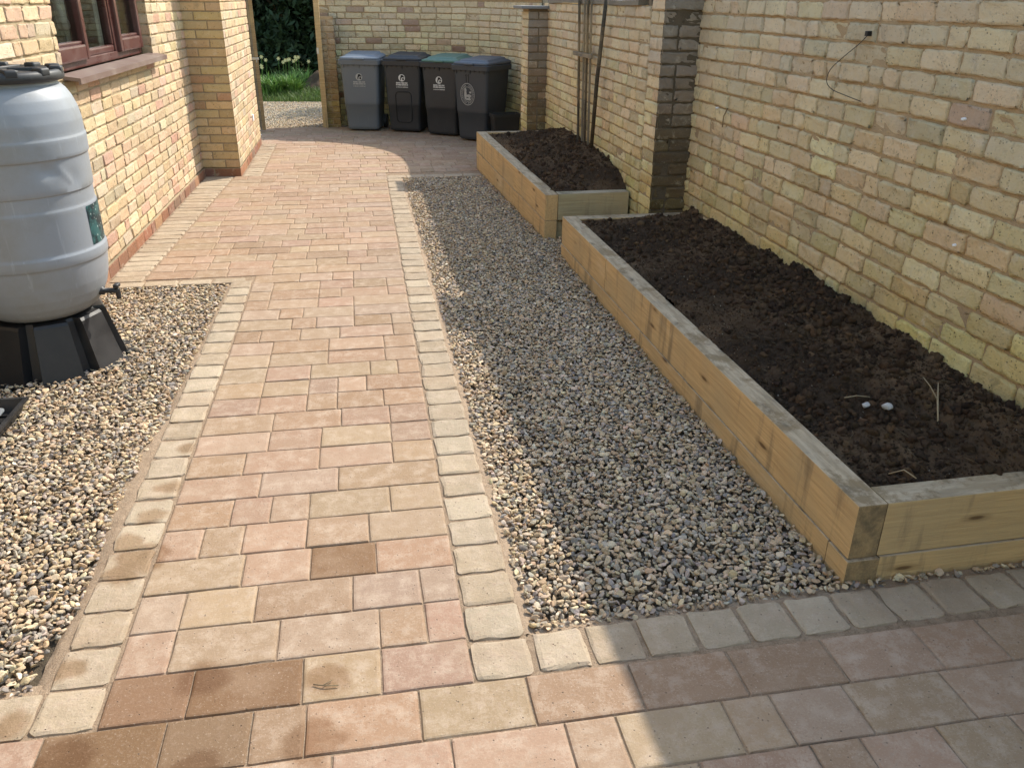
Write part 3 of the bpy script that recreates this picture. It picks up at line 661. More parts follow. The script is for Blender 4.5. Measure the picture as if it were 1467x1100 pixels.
# projecting pier
PA = (hx(9.15)-.01, 9.15); PB = (-1.207, 9.106); PC_ = (-1.186, 11.17)
mb = MB()
wall_face(mb, [PA, PB], -1, HC, HC+2.96-.003, HC, .2435, 221, PIER_PAL, tone=1.12, rough=.0016, joint=.010, rec=.004, flemish=True, corner=(0, 1))
wall_face(mb, [PB, PC_], -1, HC, HC+2.96-.003, HC, .236, 222, HOUSE_PAL, tone=1.02, rough=.0022, joint=.010, rec=.0045, hprob=.2, corner=(1, 1))
wall_face(mb, [PC_, (-1.6, 11.18)], -1, HC, HC+2.96-.003, HC, .236, 223, PIER_PAL, tone=1.12, rough=.002, joint=.010, rec=.0045, hprob=.2, corner=(1, 0))
wall_face(mb, [PA, PB], -1, -.03, HC-.004, HC+.026, .236, 224, RED_PAL, rough=.002, joint=.010, rec=.003, corner=(0, 1))
wall_face(mb, [PB, PC_], -1, -.03, HC-.004, HC+.026, .236, 225, RED_PAL, rough=.002, joint=.010, rec=.003, corner=(1, 1))
P = [(PA[0], PA[1]+.02), (PB[0]-.02, PB[1]+.02), (PC_[0]-.02, PC_[1]-.02), (-1.56, 11.15)]
mb.add([(x, y, -.1) for x, y in P]+[(x, y, 3.04) for x, y in P], [(3, 2, 1, 0), (4, 5, 6, 7), (0, 1, 5, 4), (1, 2, 6, 5), (2, 3, 7, 6), (3, 0, 4, 7)], mi=1)
hpart(mb, 'pier', smooth=True)
# window: frame with two opening casements and a fixed middle light
TH = math.atan2(hx(8)-hx(7), 1.0)
wo_ = bpy.data.objects.new
FX = -.075                                        # frame face behind the wall face
wmb = MB(); H0 = WZ0+.03; H1 = WZ1-.004
Lw = WY1-WY0; ya, yb = .02, Lw-.018
m1, m2 = .735, 1.475                             # mullion centres
def fb(mb, y0, y1, z0, z1, x0, x1, bev=.006): mb.box((x0, y0, z0), (x1, y1, z1), bev)
fb(wmb, ya, ya+.062, H0, H1, -.07, 0); fb(wmb, yb-.062, yb, H0, H1, -.07, 0)
fb(wmb, ya+.062, yb-.062, H0, H0+.055, -.07, -.002); fb(wmb, ya+.062, yb-.062, H1-.06, H1, -.07, -.002)
fb(wmb, m1-.035, m1+.035, H0+.055, H1-.06, -.07, -.004); fb(wmb, m2-.035, m2+.035, H0+.055, H1-.06, -.07, -.004)
# glazing bead round the fixed light
fb(wmb, m1+.035, m2-.035, H0+.055, H0+.10, -.06, -.012, .012)
for yy in (m1+.035, m2-.06): fb(wmb, yy, yy+.025, H0+.10, H1-.06, -.06, -.014, .008)
wloc = (hx(WY0)+FX, WY0, 0)
win = wmb.build('window', MT['upvc'], hs); win.matrix_parent_inverse = HI; win.location = wloc; win.rotation_euler = (0, 0, -TH)
def casement(y0, y1):
    mb = MB(); a, b = H0+.045, H1-.05
    fb(mb, y0, y0+.06, a, b, -.03, .028, .012); fb(mb, y1-.06, y1, a, b, -.03, .028, .012)
    fb(mb, y0+.06, y1-.06, a, a+.095, -.03, .028, .014); fb(mb, y0+.06, y1-.06, b-.07, b, -.03, .028, .012)
    fb(mb, y0+.05, y1-.05, a+.095, a+.115, -.03, .008, .008)
    return mb.build('casement', MT['upvc'], win)
casement(ya+.045, m1-.012); casement(m2+.012, yb-.045)
def pane(y0, y1, z0, z1, x):
    mb = MB(); mb.box((x-.006, y0, z0), (x, y1, z1)); return mb.build('pane', MT['glass'], win)
pane(ya+.10, m1-.065, H0+.14, H1-.11, -.012); pane(m1+.055, m2-.055, H0+.095, H1-.055, -.035); pane(m2+.065, yb-.10, H0+.14, H1-.11, -.012)
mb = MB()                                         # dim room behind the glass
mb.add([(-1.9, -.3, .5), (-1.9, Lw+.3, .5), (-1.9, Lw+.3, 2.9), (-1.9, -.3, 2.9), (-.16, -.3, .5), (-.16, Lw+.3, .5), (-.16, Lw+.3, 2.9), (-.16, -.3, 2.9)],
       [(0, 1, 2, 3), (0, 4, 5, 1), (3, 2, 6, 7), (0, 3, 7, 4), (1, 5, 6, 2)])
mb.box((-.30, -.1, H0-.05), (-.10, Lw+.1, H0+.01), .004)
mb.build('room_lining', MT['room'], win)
cm = m_flat('pale_matte', (.42, .42, .38), .9)
for yc in (.93, 1.64, 2.36):                      # pale wavy upright strips behind the panes
    mb = MB()
    zz = np.linspace(H0+.02, H1-.05, 12); yy = np.linspace(0, .10, 12); g1, g2 = np.meshgrid(yy, zz)
    V = np.stack([-.17+.012*np.sin(g1*130), yc+g1+.02*(g2-1.3), g2], -1).reshape(-1, 3); ii = np.arange(144).reshape(12, 12)
    mb.add(V, np.stack([ii[:-1, :-1], ii[:-1, 1:], ii[1:, 1:], ii[1:, :-1]], -1).reshape(-1, 4))
    mb.build('pale_strip', cm, win, True)
mb = MB(); P = [(-.02, 0), (.105, -.018), (.105, -.052), (.09, -.055), (.09, -.036), (-.02, -.022)]
sy0, sy1 = -.035, Lw+.06
V = [(x, sy0, z) for x, z in P]+[(x, sy1, z) for x, z in P]; n = len(P)
mb.add(V, [tuple(range(n)), tuple(range(2*n-1, n-1, -1))]+[(i, i+n, (i+1) % n+n, (i+1) % n) for i in range(n)])
s = mb.build('window_sill', MT['sill'], hs); s.matrix_parent_inverse = HI; s.location = (hx(WY0)-.01, WY0, WZ0+.032); s.rotation_euler = (0, 0, -TH)
mb = MB(); mb.box((-.001, -.03, -.035), (.012, .03, .035), .004)
s = mb.build('wall_plate', MT['chalk'], hs); s.matrix_parent_inverse = HI; s.location = (-1.189, 10.55, .40)
# ornament standing on the inside window ledge
mb = MB()
mb.tube([(0, 0, 0), (0, .0, .10), (0, .005, .20)], [.012, .010, .012], 10); mb.tube([(0, .10, .0), (0, .09, .10), (0, .06, .20)], [.011, .010, .012], 10)
mb.tube([(0, .13, .235), (0, .09, .245), (0, .03, .235), (0, -.03, .24), (0, -.075, .30), (0, -.10, .39), (0, -.15, .47), (0, -.20, .49)], [.018, .036, .042, .04, .029, .021, .026, .011], 14)
o = mb.build('ornament', MT['ornament'], None, True, (hx(6.3)-.17, 6.33, H0+.012), (0, 0, -TH)); tag(o, 'white long-necked china animal standing inside the window', 'ornament')

# ------------------------------------------------------------------ raised beds and soil
def sleeper(parent, inv, p0, p1, z0, z1, thick=.10, side=1, endm=True, dz=0.0, bev=.004, wood='wood'):
    """beam whose outer face runs p0->p1; thickness goes to `side` (+1 right of travel)"""
    p0 = np.array(p0, float); p1 = np.array(p1, float); L = np.linalg.norm(p1-p0); a = math.atan2(p1[1]-p0[1], p1[0]-p0[0])
    mb = MB(); h = z1-z0
    mb.box((0, 0 if side < 0 else -thick, 0), (L, thick if side < 0 else 0, h), bev)
    o = mb.build('sleeper', [MT[wood], MT['endw']], parent)
    me = o.data
    for q in me.polygons:
        if abs(q.normal.x) > .9: q.material_index = 1 if endm else 0
    # random offset of the grain so that no two timbers look the same
    off = Vector((random.uniform(0, 9), random.uniform(0, 3), random.uniform(0, 3))); me.transform(Matrix.Translation(off))
    rot = Matrix.Rotation(a, 4, 'Z') @ Matrix.Rotation(-math.atan2(dz, L), 4, 'Y')
    o.matrix_parent_inverse = inv
    o.matrix_basis = Matrix.Translation((p0[0], p0[1], z0)) @ rot @ Matrix.Translation(-off)
    return o
b1 = tag(empty('raised_bed', (1.9, 3.9, 0)), 'long low timber sleeper bed of dark soil nearest the camera', 'raised bed', 'timber raised beds along the wall')
I1 = Matrix.Translation((-1.9, -3.9, 0))
def q1(y, o=0.0): return (bed1x(y)+o, y)
sleeper(b1, I1, q1(1.942), q1(4.675), .080, .280); sleeper(b1, I1, q1(4.679), q1(5.77), .081, .279)
sleeper(b1, I1, q1(2.052, -.005), q1(3.95, -.005), -.12, .078); sleeper(b1, I1, q1(3.954, -.004), q1(5.765, -.004), -.12, .0785); sleeper(b1, I1, q1(1.930, -.007), q1(2.048, -.007), -.12, .0775, thick=.115)
sleeper(b1, I1, (1.563, 1.945), (2.35, 1.957), .080, .279, side=-1); sleeper(b1, I1, (1.572, 1.938), (2.35, 1.950), -.12, .078, side=-1)
sleeper(b1, I1, (1.527, 5.67), (2.34, 5.67), .080, .279, side=-1); sleeper(b1, I1, (1.527, 5.67), (2.34, 5.67), -.12, .077, side=-1)
b2 = tag(empty('raised_bed', (1.7, 7.8, 0)), 'short taller timber sleeper bed with trellis poles beside the bins', 'raised bed', 'timber raised beds along the wall')
I2 = Matrix.Translation((-1.7, -7.8, 0))
def q2(y, o=0.0): return (bed2x(y)+o, y)
sleeper(b2, I2, q2(6.247), q2(8.30), .130, .330, dz=.036, endm=False); sleeper(b2, I2, q2(8.304), q2(9.26), .166, .366, dz=.018, endm=False)
sleeper(b2, I2, q2(6.250, -.003), q2(7.40, -.003), -.10, .128, dz=.02, endm=False); sleeper(b2, I2, q2(7.404, -.003), q2(9.255, -.003), -.08, .148, dz=.03, endm=False)
sleeper(b2, I2, (1.507, 6.252), (XF-.02, 6.262), .131, .333, side=-1, wood='woodg'); sleeper(b2, I2, (1.507, 6.30), (XF-.02, 6.30), -.10, .129, thick=.05, side=-1, wood='woodg')
sleeper(b2, I2, (1.395, 9.16), (XF-.02, 9.16), .18, .384, side=-1); sleeper(b2, I2, (1.395, 9.16), (XF-.02, 9.16), -.05, .178, side=-1)

def soil_bed(name, x0f, x1, y0, y1, zf, label, seed, step, nclod, zc):
    rg = np.random.default_rng(seed); mb = MB()
    ny = int((y1-y0)/step); nx = int((x1-x0f((y0+y1)/2))/step)
    ys = np.linspace(y0, y1, ny); t = np.linspace(0, 1, nx); gt, gy = np.meshgrid(t, ys); gx = x0f(gy)+(x1-x0f(gy))*gt
    def Z(x, y, t):
        lum =  fbm(x*5, y*5, seed, 3)*.055+np.abs(fbm(x*13, y*13, seed+3, 3))*.040*(.4+1.2*np.clip(fbm(x*1.7, y*1.7, seed+21, 2)+.4, 0, 1))+fbm(x*60, y*60, seed+9, 2)*.014
        z = zf(t, y)+lum; w = np.exp(-(y-y0)/.06); z = z*(1-w)+(zc[0]+.3*lum*w)*w; w = np.exp(-(y1-y)/.05)
        return z*(1-w)+zc[1]*w
    V = np.stack([gx, gy, Z(gx, gy, gt)], -1).reshape(-1, 3); ii = np.arange(nx*ny).reshape(ny, nx)
    q = np.stack([ii[:-1, :-1], ii[:-1, 1:], ii[1:, 1:], ii[1:, :-1]], -1).reshape(-1, 4)
    tone = np.clip(fbm(gx*2.2, gy*2.2, seed+40, 4)*1.6+.25, 0, 1).reshape(-1, 1)
    mb.add(V, q, np.array([.080, .053, .034])*(1-tone)+np.array([.28, .178, .10])*tone)
    t = rg.uniform(.01, .99, nclod); y = rg.uniform(y0+.01, y1-.01, nclod); x = x0f(y)+(x1-x0f(y))*t
    p = np.stack([x, y, Z(x, y, t)], 1)
    sp = np.array([(.10, .066, .043), (.135, .087, .052), (.20, .128, .074), (.065, .044, .031)]); sw = np.array([4, 3, 2, 2])/11
    dens = fbm(x*1.9, y*1.9, seed+30, 3)+.5
    big = rg.random(nclod) < .13*np.clip(dens, .1, 1)**1.5
    mid = (rg.random(nclod) < .42*dens) & ~big
    stones(mb, p[~big & ~mid], rg, ICO1, .002, .007, .001, 1.0, sp, sw, (.7, 1.0)); stones(mb, p[mid], rg, ICO2, .004, .012, .002, 1.0, sp, sw, (.6, 1.0), jit=.2)
    w_ = rg.random(nclod) < .012; stones(mb, p[w_]+np.array([0, 0, .004]), rg, ICO1, .002, .006, .002, 1.0, np.array([(.55, .50, .42), (.40, .30, .2)]), np.array([.6, .4]), (.6, 1.0))
    for q in np.where(rg.random(nclod) < .0035)[0]:
        a = rg.uniform(0, 6.28); L = rg.uniform(.015, .05); dx, dy = L*math.cos(a), L*math.sin(a); c0 = p[q]+[0, 0, .006]
        mb.tube([c0-[dx, dy, -.004], c0+[dy*.2, -dx*.2, .006], c0+[dx, dy, .002]], .0011, 4, (.30, .23, .14))
    stones(mb, p[big], rg, ICO2, .008, .038, .004, 1.0, sp, sw, (.6, .95), jit=.17)
    return tag(mb.build(name, MT['soil'], smooth=True), label, 'soil', kind='stuff')
soil_bed('soil', lambda y: bed1x(y)+.094, XA+.004, 2.035, 5.675, lambda t, y: .250+.095*t**1.2+.015*np.sin(y*2.1), 'dark crumbly soil filling the long near bed', 51, .009, 22000, (.255, .27))
soil_bed('soil', lambda y: bed2x(y)+.094, XF+.004, 6.34, 9.17, lambda t, y: .318+.15*t**.9*np.clip((y-6.28)*1.6, 0, 1)*np.clip((9.6-y)*.8, 0, 1)+.012*(y-6.3), 'dark crumbly soil heaped in the far bed', 52, .011, 9000, (.31, .37))

def curve3(P):
    P = np.array(P, float); Q = np.vstack([2*P[0]-P[1], P, 2*P[-1]-P[-2]]); out = []
    for i in range(1, len(Q)-2):
        for t in np.linspace(0, 1, 6, endpoint=False):
            a, b, c, d = Q[i-1:i+3]; out.append(.5*((2*b)+(-a+c)*t+(2*a-5*b+4*c-d)*t*t+(-a+3*b-3*c+d)*t**3))
    return np.array(out+[P[-1]])
def onto(name, mb, label, cat, mat, loc=(0, 0, 0), rot=(0, 0, 0), group=None, smooth=True):
    return tag(mb.build(name, mat, None, smooth, loc, rot), label, cat, group)
def lump(sz, seed):
    rg = np.random.default_rng(seed); v = pebble_var(rg, ICO2, 7)*np.array(sz); return MB().add(v, ICO2[1], (.50, .49, .47))
onto('chalk_lump', lump((.023, .018, .017), 1), 'larger bright white lump lying on the near soil', 'stone', MT['chalk'], (1.905, 2.50, .315))
onto('chalk_lump', lump((.019, .015, .014), 2), 'smaller grey white lump beside the bright white one', 'stone', MT['chalk'], (1.852, 2.545, .305))
def stick(pts, r): return MB().tube(pts, r, 6)
mb = stick([(0, 0, 0), (.05, .09, .05), (.11, .18, .075)], [.003, .0035, .002]); mb.tube([(.05, .09, .05), (.045, .14, .085), (.03, .17, .11)], [.003, .002, .0015], 6)
onto('dry_twig', mb, 'forked dry twig sticking up from the soil near the wall', 'twig', MT['straw'], (2.03, 2.37, .30))
onto('dry_twig', stick([(0, 0, 0), (.05, .012, .006), (.10, .02, .0)], .0022), 'pale straight straw lying left of the white lumps', 'twig', MT['straw'], (1.80, 2.62, .305), (0, 0, -.3))
onto('dry_twig', stick([(0, 0, 0), (.03, -.03, .03), (.05, -.07, .02)], .002), 'thin bent straw standing by the near bed corner', 'twig', MT['straw'], (1.66, 2.10, .285))
mb = stick([(0, 0, .002), (.025, -.02, .005), (.06, -.035, .003)], .0016); mb.tube([(.022, -.018, .005), (.05, -.008, .003)], .0014, 6)
onto('dry_twig', mb, 'tiny forked dark twig lying on the sunlit paving', 'twig', MT['stake'], (-.215, 1.765, .002), (0, 0, .3))

# ------------------------------------------------------------------ water butt on its stand
BX, BY = -1.60, 4.28
st = tag(empty('butt_stand', (BX, BY, -.01)), 'black plastic ribbed stand under the grey water butt', 'stand')
mb = MB(); n = 8
def octr(r, z, a0=22.5, w=.36):   # eight lobes: flat panels between recessed flutes
    P = []
    for k in range(8):
        for (da, rr) in ((-15.5, 1.0), (15.5, 1.0), (18.5, .86), (26.5, .86)):
            a = R(a0+45*k+da); P.append((r*rr*math.cos(a)/math.cos(R(15.5 if rr == 1 else 4)), r*rr*math.sin(a)/math.cos(R(15.5 if rr == 1 else 4)), z))
    return np.array(P)
mb.loft([octr(.335, 0), octr(.33, .012), octr(.268, .262), octr(.258, .275)])
mb.build('pedestal', MT['black'], st)
mb = MB(); mb.loft([octr(.365, 0), octr(.365, .012)])
mb.build('base_flange', MT['black'], st)
wb = tag(empty('water_butt', (BX, BY, .265)), 'large grey ribbed plastic barrel standing on the gravel by the house', 'water butt')
prof0 = prof = [(.03, 0), (.17, .0), (.225, .012), (.262, .04), (.290, .078), (.312, .125), (.326, .175), (.334, .225), (.338, .262), (.339, .280), (.345, .284), (.346, .328), (.340, .338), (.338, .345), (.337, .535), (.332, .546), (.332, .608), (.338, .612), (.339, .64),
        (.340, .757), (.341, .762), (.347, .766), (.349, .845), (.344, .855), (.343, .915), (.335, .965), (.320, 1.01), (.300, 1.045), (.283, 1.062), (.274, 1.068), (.272, 1.085)]
prof = [prof0[0]]
for a_, b_, c_ in zip(prof0[:-2], prof0[1:-1], prof0[2:]):
    a_, b_, c_ = map(np.array, (a_, b_, c_)); prof += [tuple(b_+(a_-b_)*min(.3, .0018/np.linalg.norm(a_-b_))), tuple(b_+(c_-b_)*min(.3, .0018/np.linalg.norm(c_-b_)))]
prof.append(prof0[-1])
# resample finely so that the dent is modelled, not painted
pr = []
for (r0, z0), (r1, z1) in zip(prof[:-1], prof[1:]):
    k = max(1, int(math.hypot(r1-r0, z1-z0)/.014))
    for i in range(k): pr.append((r0+(r1-r0)*i/k, z0+(z1-z0)*i/k))
pr.append(prof[-1]); NS = 160
mb = MB(); rings = [ring(r, z, NS) for r, z in pr]; V = np.concatenate(rings)
ang = np.arctan2(V[:, 1], V[:, 0]); rad = np.hypot(V[:, 0], V[:, 1])
def dent(az, z, sa, sz, amt):
    da = (ang-R(az)+np.pi) % (2*np.pi)-np.pi
    return amt*np.exp(-(da*.335/sa)**2-((V[:, 2]-z)/sz)**2)
DAZ = -36
dr = dent(DAZ-9, .72, .045, .035, -.013)+dent(DAZ+12, .67, .05, .05, -.007)
for k in range(5): dr += dent(DAZ-1+2.4*k, .725-.016*k, .006, .011, .009)
dr += dent(-100, .5, .12, .15, -.004)+dent(-40, .95, .1, .06, -.003)
s = (rad+dr)/np.maximum(rad, 1e-6); V[:, 0] *= s; V[:, 1] *= s
m_ = len(pr); ii = np.arange(m_*NS).reshape(m_, NS); jj = np.roll(ii, -1, 1)
q = np.stack([ii[:-1], jj[:-1], jj[1:], ii[1:]], -1).reshape(-1, 4)
mb.add(V, q)
br = mb.build('barrel', MT['butt'], wb, True); br.data.set_sharp_from_angle(angle=R(28))
mb = MB()
mb.loft([ring(.262, 1.082, 96), ring(.300, 1.085, 96), ring(.307, 1.095, 96), ring(.306, 1.118, 96), ring(.298, 1.128, 96), ring(.285, 1.130, 96), ring(.265, 1.118, 96), ring(.22, 1.115, 96), ring(.08, 1.125, 96)])
for k in range(12):
    a = 2*math.pi*k/12+.12; Mx = Matrix.Rotation(a, 4, 'Z') @ Matrix.Translation((.283, 0, 1.125))
    mb.box((-.030, -.028, -.02), (.024, .028, .017), .011, M=Mx, seg=3)
for k in range(6):
    a = 2*math.pi*k/6+.3; Mx = Matrix.Rotation(a, 4, 'Z') @ Matrix.Translation((.16, 0, 1.122)); mb.box((-.08, -.012, -.01), (.08, .012, .012), .005, M=Mx)
mb.build('lid', MT['lid'], wb, True)
mb = MB(); a1, a2 = R(-17), R(32); zz = np.linspace(.345, .53, 10); aa = np.linspace(a1, a2, 16); ga, gz = np.meshgrid(aa, zz)
V = np.stack([.3392*np.cos(ga), .3392*np.sin(ga), gz], -1).reshape(-1, 3); ii = np.arange(160).reshape(10, 16)
mb.add(V, np.stack([ii[:-1, :-1], ii[:-1, 1:], ii[1:, 1:], ii[1:, :-1]], -1).reshape(-1, 4))
d = Nd('label_print'); p = d.coord('Object'); v1 = d.noise(p, 14, 5, .7); v2 = d.vor(p, 42)
c = d.mix(d.ramp(v1, .42, .58), (.010, .022, .028), (.03, .10, .10)); c = d.mix(d.ramp(v2, .22, .10, 0, .8), c, (.45, .52, .50))
mb.build('label', d.fin(c, .4), wb, True)
TAZ = R(-8); tz = .098
tapm = Matrix.Rotation(TAZ, 4, 'Z') @ Matrix.Translation((.292, 0, tz))
mb = MB()
mb.add(xf(MB().tube([(0, 0, 0), (.02, 0, 0), (.021, 0, 0), (.06, 0, 0), (.095, 0, -.002)], [.022, .022, .013, .013, .013], 14).v[0], tapm), [(i*14+j, i*14+(j+1) % 14, (i+1)*14+(j+1) % 14, (i+1)*14+j) for i in range(4) for j in range(14)]+[tuple(56+j for j in range(14))])
mb.add(xf(MB().tube([(.088, 0, .01), (.089, 0, -.03), (.089, 0, -.042)], [.012, .012, .010], 12).v[0], tapm), [(i*12+j, i*12+(j+1) % 12, (i+1)*12+(j+1) % 12, (i+1)*12+j) for i in range(2) for j in range(12)]+[tuple(24+j for j in range(12))])
tp = mb.build('tap', MT['black'], wb, True)
mb = MB(); mb.box((.076, -.022, .018), (.10, .022, .036), .006, M=tapm); mb.box((.082, -.006, .0), (.094, .006, .022), .002, M=tapm); mb.build('handle', MT['black'], tp, True)

# seed tray at the left edge
mb = MB(); tx0, tx1, ty0, ty1, th = -1.97, -1.525, 3.08, 3.655, .062
def rct(i, z): return np.array([(tx0+i, ty0+i, z), (tx1-i, ty0+i, z), (tx1-i, ty1-i, z), (tx0+i, ty1-i, z)])-np.array([(tx0+tx1)/2, (ty0+ty1)/2, 0])
mb.loft([rct(.03, 0), rct(.012, th-.012), rct(0, th-.012), rct(0, th), rct(.016, th), rct(.018, th-.006), rct(.038, .008)])
for k in range(1, 8): mb.box((-.20, -.27+k*.067, .008), (.20, -.262+k*.067, .016))
o = mb.build('seed_tray', MT['black'], None, False, ((tx0+tx1)/2, (ty0+ty1)/2, .012), (0, 0, -.03)); tag(o, 'black plastic seed tray lying on the gravel in front of the water butt', 'tray')
mb = MB(); mb.loft([rrect(.30, .34, .03, 0), rrect(.32, .36, .03, .022), rrect(.335, .375, .03, .022), rrect(.335, .375, .03, .027), rrect(.31, .35, .03, .027), rrect(.29, .33, .03, .004)])
o = mb.build('inner_tray', m_plastic('grey_tray', (.22, .24, .25), .25, .4), None, False, (-1.76, 3.40, .031), (0, 0, -.03)); tag(o, 'small grey tray sitting inside the black seed tray', 'tray')

# ------------------------------------------------------------------ wheelie bins
def logo(parent, z, y, big, mat):
    """round emblem with a tree and a bird shape, lines of fine print under it; lies on the front face (local -y)"""
    mb = MB(); e = .0016
    def disc(cx, cz, rx, rz, n=28, d=0.0, mi=0, m=0):
        t = np.arange(n)*2*np.pi/n; V = np.stack([cx+rx*np.cos(t), np.full(n, -d), cz+rz*np.sin(t)], 1); mb.add(np.vstack([V, V+[0, .0012, 0]]), [tuple(range(n))]+[(i, i+n, (i+1) % n+n, (i+1) % n) for i in range(n)], mi=mi)
    def rin(r0, r1, d=0.0, n=40):
        t = np.arange(n)*2*np.pi/n; A = np.stack([r0*np.cos(t), np.full(n, -d), r0*np.sin(t)], 1); B = np.stack([r1*np.cos(t), np.full(n, -d), r1*np.sin(t)], 1)
        mb.add(np.vstack([A, B]), [(i, (i+1) % n, n+(i+1) % n, n+i) for i in range(n)])
    rr = random.Random(5)
    if big:
        rin(.098, .104); rin(.066, .070)
        for k in range(30):                       # worn lettering round the ring, too small to read
            a = 2*math.pi*k/30
            if k in (7, 8, 22): continue
            cx, cz = .083*math.cos(a), .083*math.sin(a); w = rr.uniform(.003, .0055)
            disc(cx, cz, w, .008, 6)
        disc(-.03, -.005, .018, .045); disc(.02, -.015, .036, .014); disc(.042, .018, .014, .010); disc(.005, -.046, .04, .010); disc(-.028, .036, .016, .02)
        disc(.028, -.034, .012, .018)
    else:
        disc(0, 0, .046, .046, 36)
        for (cx, cz, rx, rz) in ((.004, .022, .02, .014), (-.016, -.012, .006, .022), (.024, .012, .016, .007), (.018, -.016, .013, .014), (-.008, .006, .01, .01)): disc(cx, cz, rx, rz, 20, .0012, 1)
        for (zz, w, h) in ((-.064, .082, .0105), (-.088, .084, .0105), (-.118, .082, .006)):
            x = -w
            while x < w:
                lw = rr.uniform(.006, .011); mb.box((x, -.0008, zz-h*rr.uniform(.75, 1.05)), (min(x+lw, w), 0, zz+h*rr.uniform(.6, .95))); x += lw+rr.choice([.002, .002, .0025, .007])
    return mb.build('logo', [mat, MT['darkprint']], parent)
def wheelie(loc, rz, body, lid, label, kind, W0=.435, W1=.525, D0=.42, D1=.54, hh=.885):
    t = tag(empty('wheelie_bin', loc, rz), label, 'wheelie bin', 'wheelie bins along the back wall')
    mb = MB()                                     # local origin: middle of the front bottom edge, -y is the front
    def sec(k, z, grow=0.0, r=.045):
        w = W0+(W1-W0)*k+grow; d = D0+(D1-D0)*k+grow; f = -.035*k-grow/2
        return rrect(w, d, r, z, 0, f+d/2)
    mb.loft([sec(0, .02, -.03), sec(.0, .035), sec(.03, .07), sec(.35, .34), sec(.36, .345, .008), sec(.42, .39, .008), sec(.8, .70), sec(.985, hh-.02), sec(1, hh)], cap1=True)
    if kind == 'panel':
        P = rrect(.22, .40, .05, 0); 
        pts = [(p[0]*(1 if p[1] > 0 else .98), -.0135-.026*((p[1]+.30)/.9)*1.0, p[1]+.335) for p in P]
        sl_ = .035/hh
        pts = [(p[0], -sl_*(p[2])-.003, p[2]) for p in pts]; pts.append(pts[0]); mb.tube(pts, .006, 6, mi=1)
    b = mb.build('body', [body, MT['darkprint']], t, False)
    for q in b.data.polygons: q.use_smooth = True
    mb = MB()                                     # moulded rim with gussets under it
    mb.loft([sec(1, hh-.015, .005), sec(1, hh-.012, .05, .05), sec(1, hh+.045, .055, .05), sec(1, hh+.05, .045, .05), sec(1, hh+.05, -.02, .03)], cap0=True)
    for k in range(7):
        x = -W1/2+.05+(W1-.10)*k/6; ln = .05 if k % 3 == 0 else .022
        mb.add([(x-.006, -.055, hh-.012), (x+.006, -.055, hh-.012), (x+.004, -.033, hh-.012-ln), (x-.004, -.033, hh-.012-ln), (x-.006, -.02, hh-.012), (x+.006, -.02, hh-.012)], [(0, 1, 2, 3), (0, 3, 4), (1, 5, 2), (4, 3, 2, 5)])
    mb.build('rim', body, t)
    mb = MB()
    def ls(z, g, r=.06, tilt=0.0, sh=0.0):
        P = rrect(W1+g, D1+.045+g, r, z, 0, -.02+D1/2+sh); P[:, 2] += tilt*(P[:, 1]/D1); return P
    mb.loft([ls(hh+.052, .015), ls(hh+.062, .02, .06, .012), ls(hh+.076, .005, .05, .016), ls(hh+.083, -.03, .05, .022), ls(hh+.088, -.09, .05, .026, .01), ls(hh+.104, -.12, .05, .03, .012), ls(hh+.107, -.15, .05, .032, .012)])
    mb.box((-.07, -.075, hh+.05), (.07, -.04, hh+.072), .008)     # lifting lip
    for sx in (-1, 1): mb.tube([(sx*.17, D1-.03, hh+.06), (sx*.17, D1+.015, hh+.085), (sx*.17, D1+.035, hh+.07)], .013, 8)
    l = mb.build('lid', lid, t)
    for q in l.data.polygons: q.use_smooth = abs(q.normal.z) < .98
    mb = MB(); mb.tube([(-.20, D1+.0, hh+.02), (-.20, D1+.045, hh+.03), (.20, D1+.045, hh+.03), (.20, D1+.0, hh+.02)], .014, 8); mb.build('handle', body, t, True)
    for sx in (-1, 1):
        mb = MB(); w = np.array([(sx*(W0/2+.005), 0, 0), (sx*(W0/2+.05), 0, 0)]); mb.tube(w+np.array([0, D0-.01, .095]), .095, 20)
        wh = mb.build('wheel', MT['black'], t)
        mb = MB(); mb.tube(np.array([(sx*(W0/2+.052), D0-.01, .095), (sx*(W0/2+.054), D0-.01, .095)]), .05, 16); mb.build('hub', body, wh)
    tl = math.atan2(.035, hh)
    if kind == 'ring':
        lg = logo(t, 0, 0, True, MT['wornwhite']); lg.location = (-.045, -.5*.035/hh-.0145, .585); lg.rotation_euler = (tl, 0, 0); lg.scale = (1.05, 1, 1.3)
        mb = MB()
        for x in (-.018, .018):
            mb.box((x-.005, 0, -.05), (x+.005, .0012, .05)); mb.add([(x-.005, 0, .05), (x-.005, 0, .034), (x-.016, 0, .026), (x-.016, 0, .034)], [(0, 1, 2, 3)])
        nb = mb.build('house_number', MT['darkprint'], t); nb.location = (-.045, -.0325, .775); nb.rotation_euler = (tl, 0, 0)
    else:
        lg = logo(t, 0, 0, False, MT['wornwhite'] if kind == 'grey' else MT['white']); lg.location = (-.01, -.0335, .715); lg.rotation_euler = (tl, 0, 0)
    return t
wheelie((.105, 12.17, 0), -R(13), MT['bin_grey'], MT['bin_blue'], 'mid grey wheelie bin with pale blue grey lid beside the gate post', 'grey')
wheelie((.675, 11.98, 0), -R(20), MT['bin_black'], MT['bin_black'], 'black wheelie bin with black lid and arched panel outline', 'panel')
wheelie((1.145, 11.60, 0), -R(31), MT['bin_black'], MT['bin_green'], 'black wheelie bin with green lid', 'plain')
wheelie((1.49, 11.08, 0), -R(42), MT['bin_char'], MT['bin_navy'], 'charcoal wheelie bin with large round emblem and number 11', 'ring')
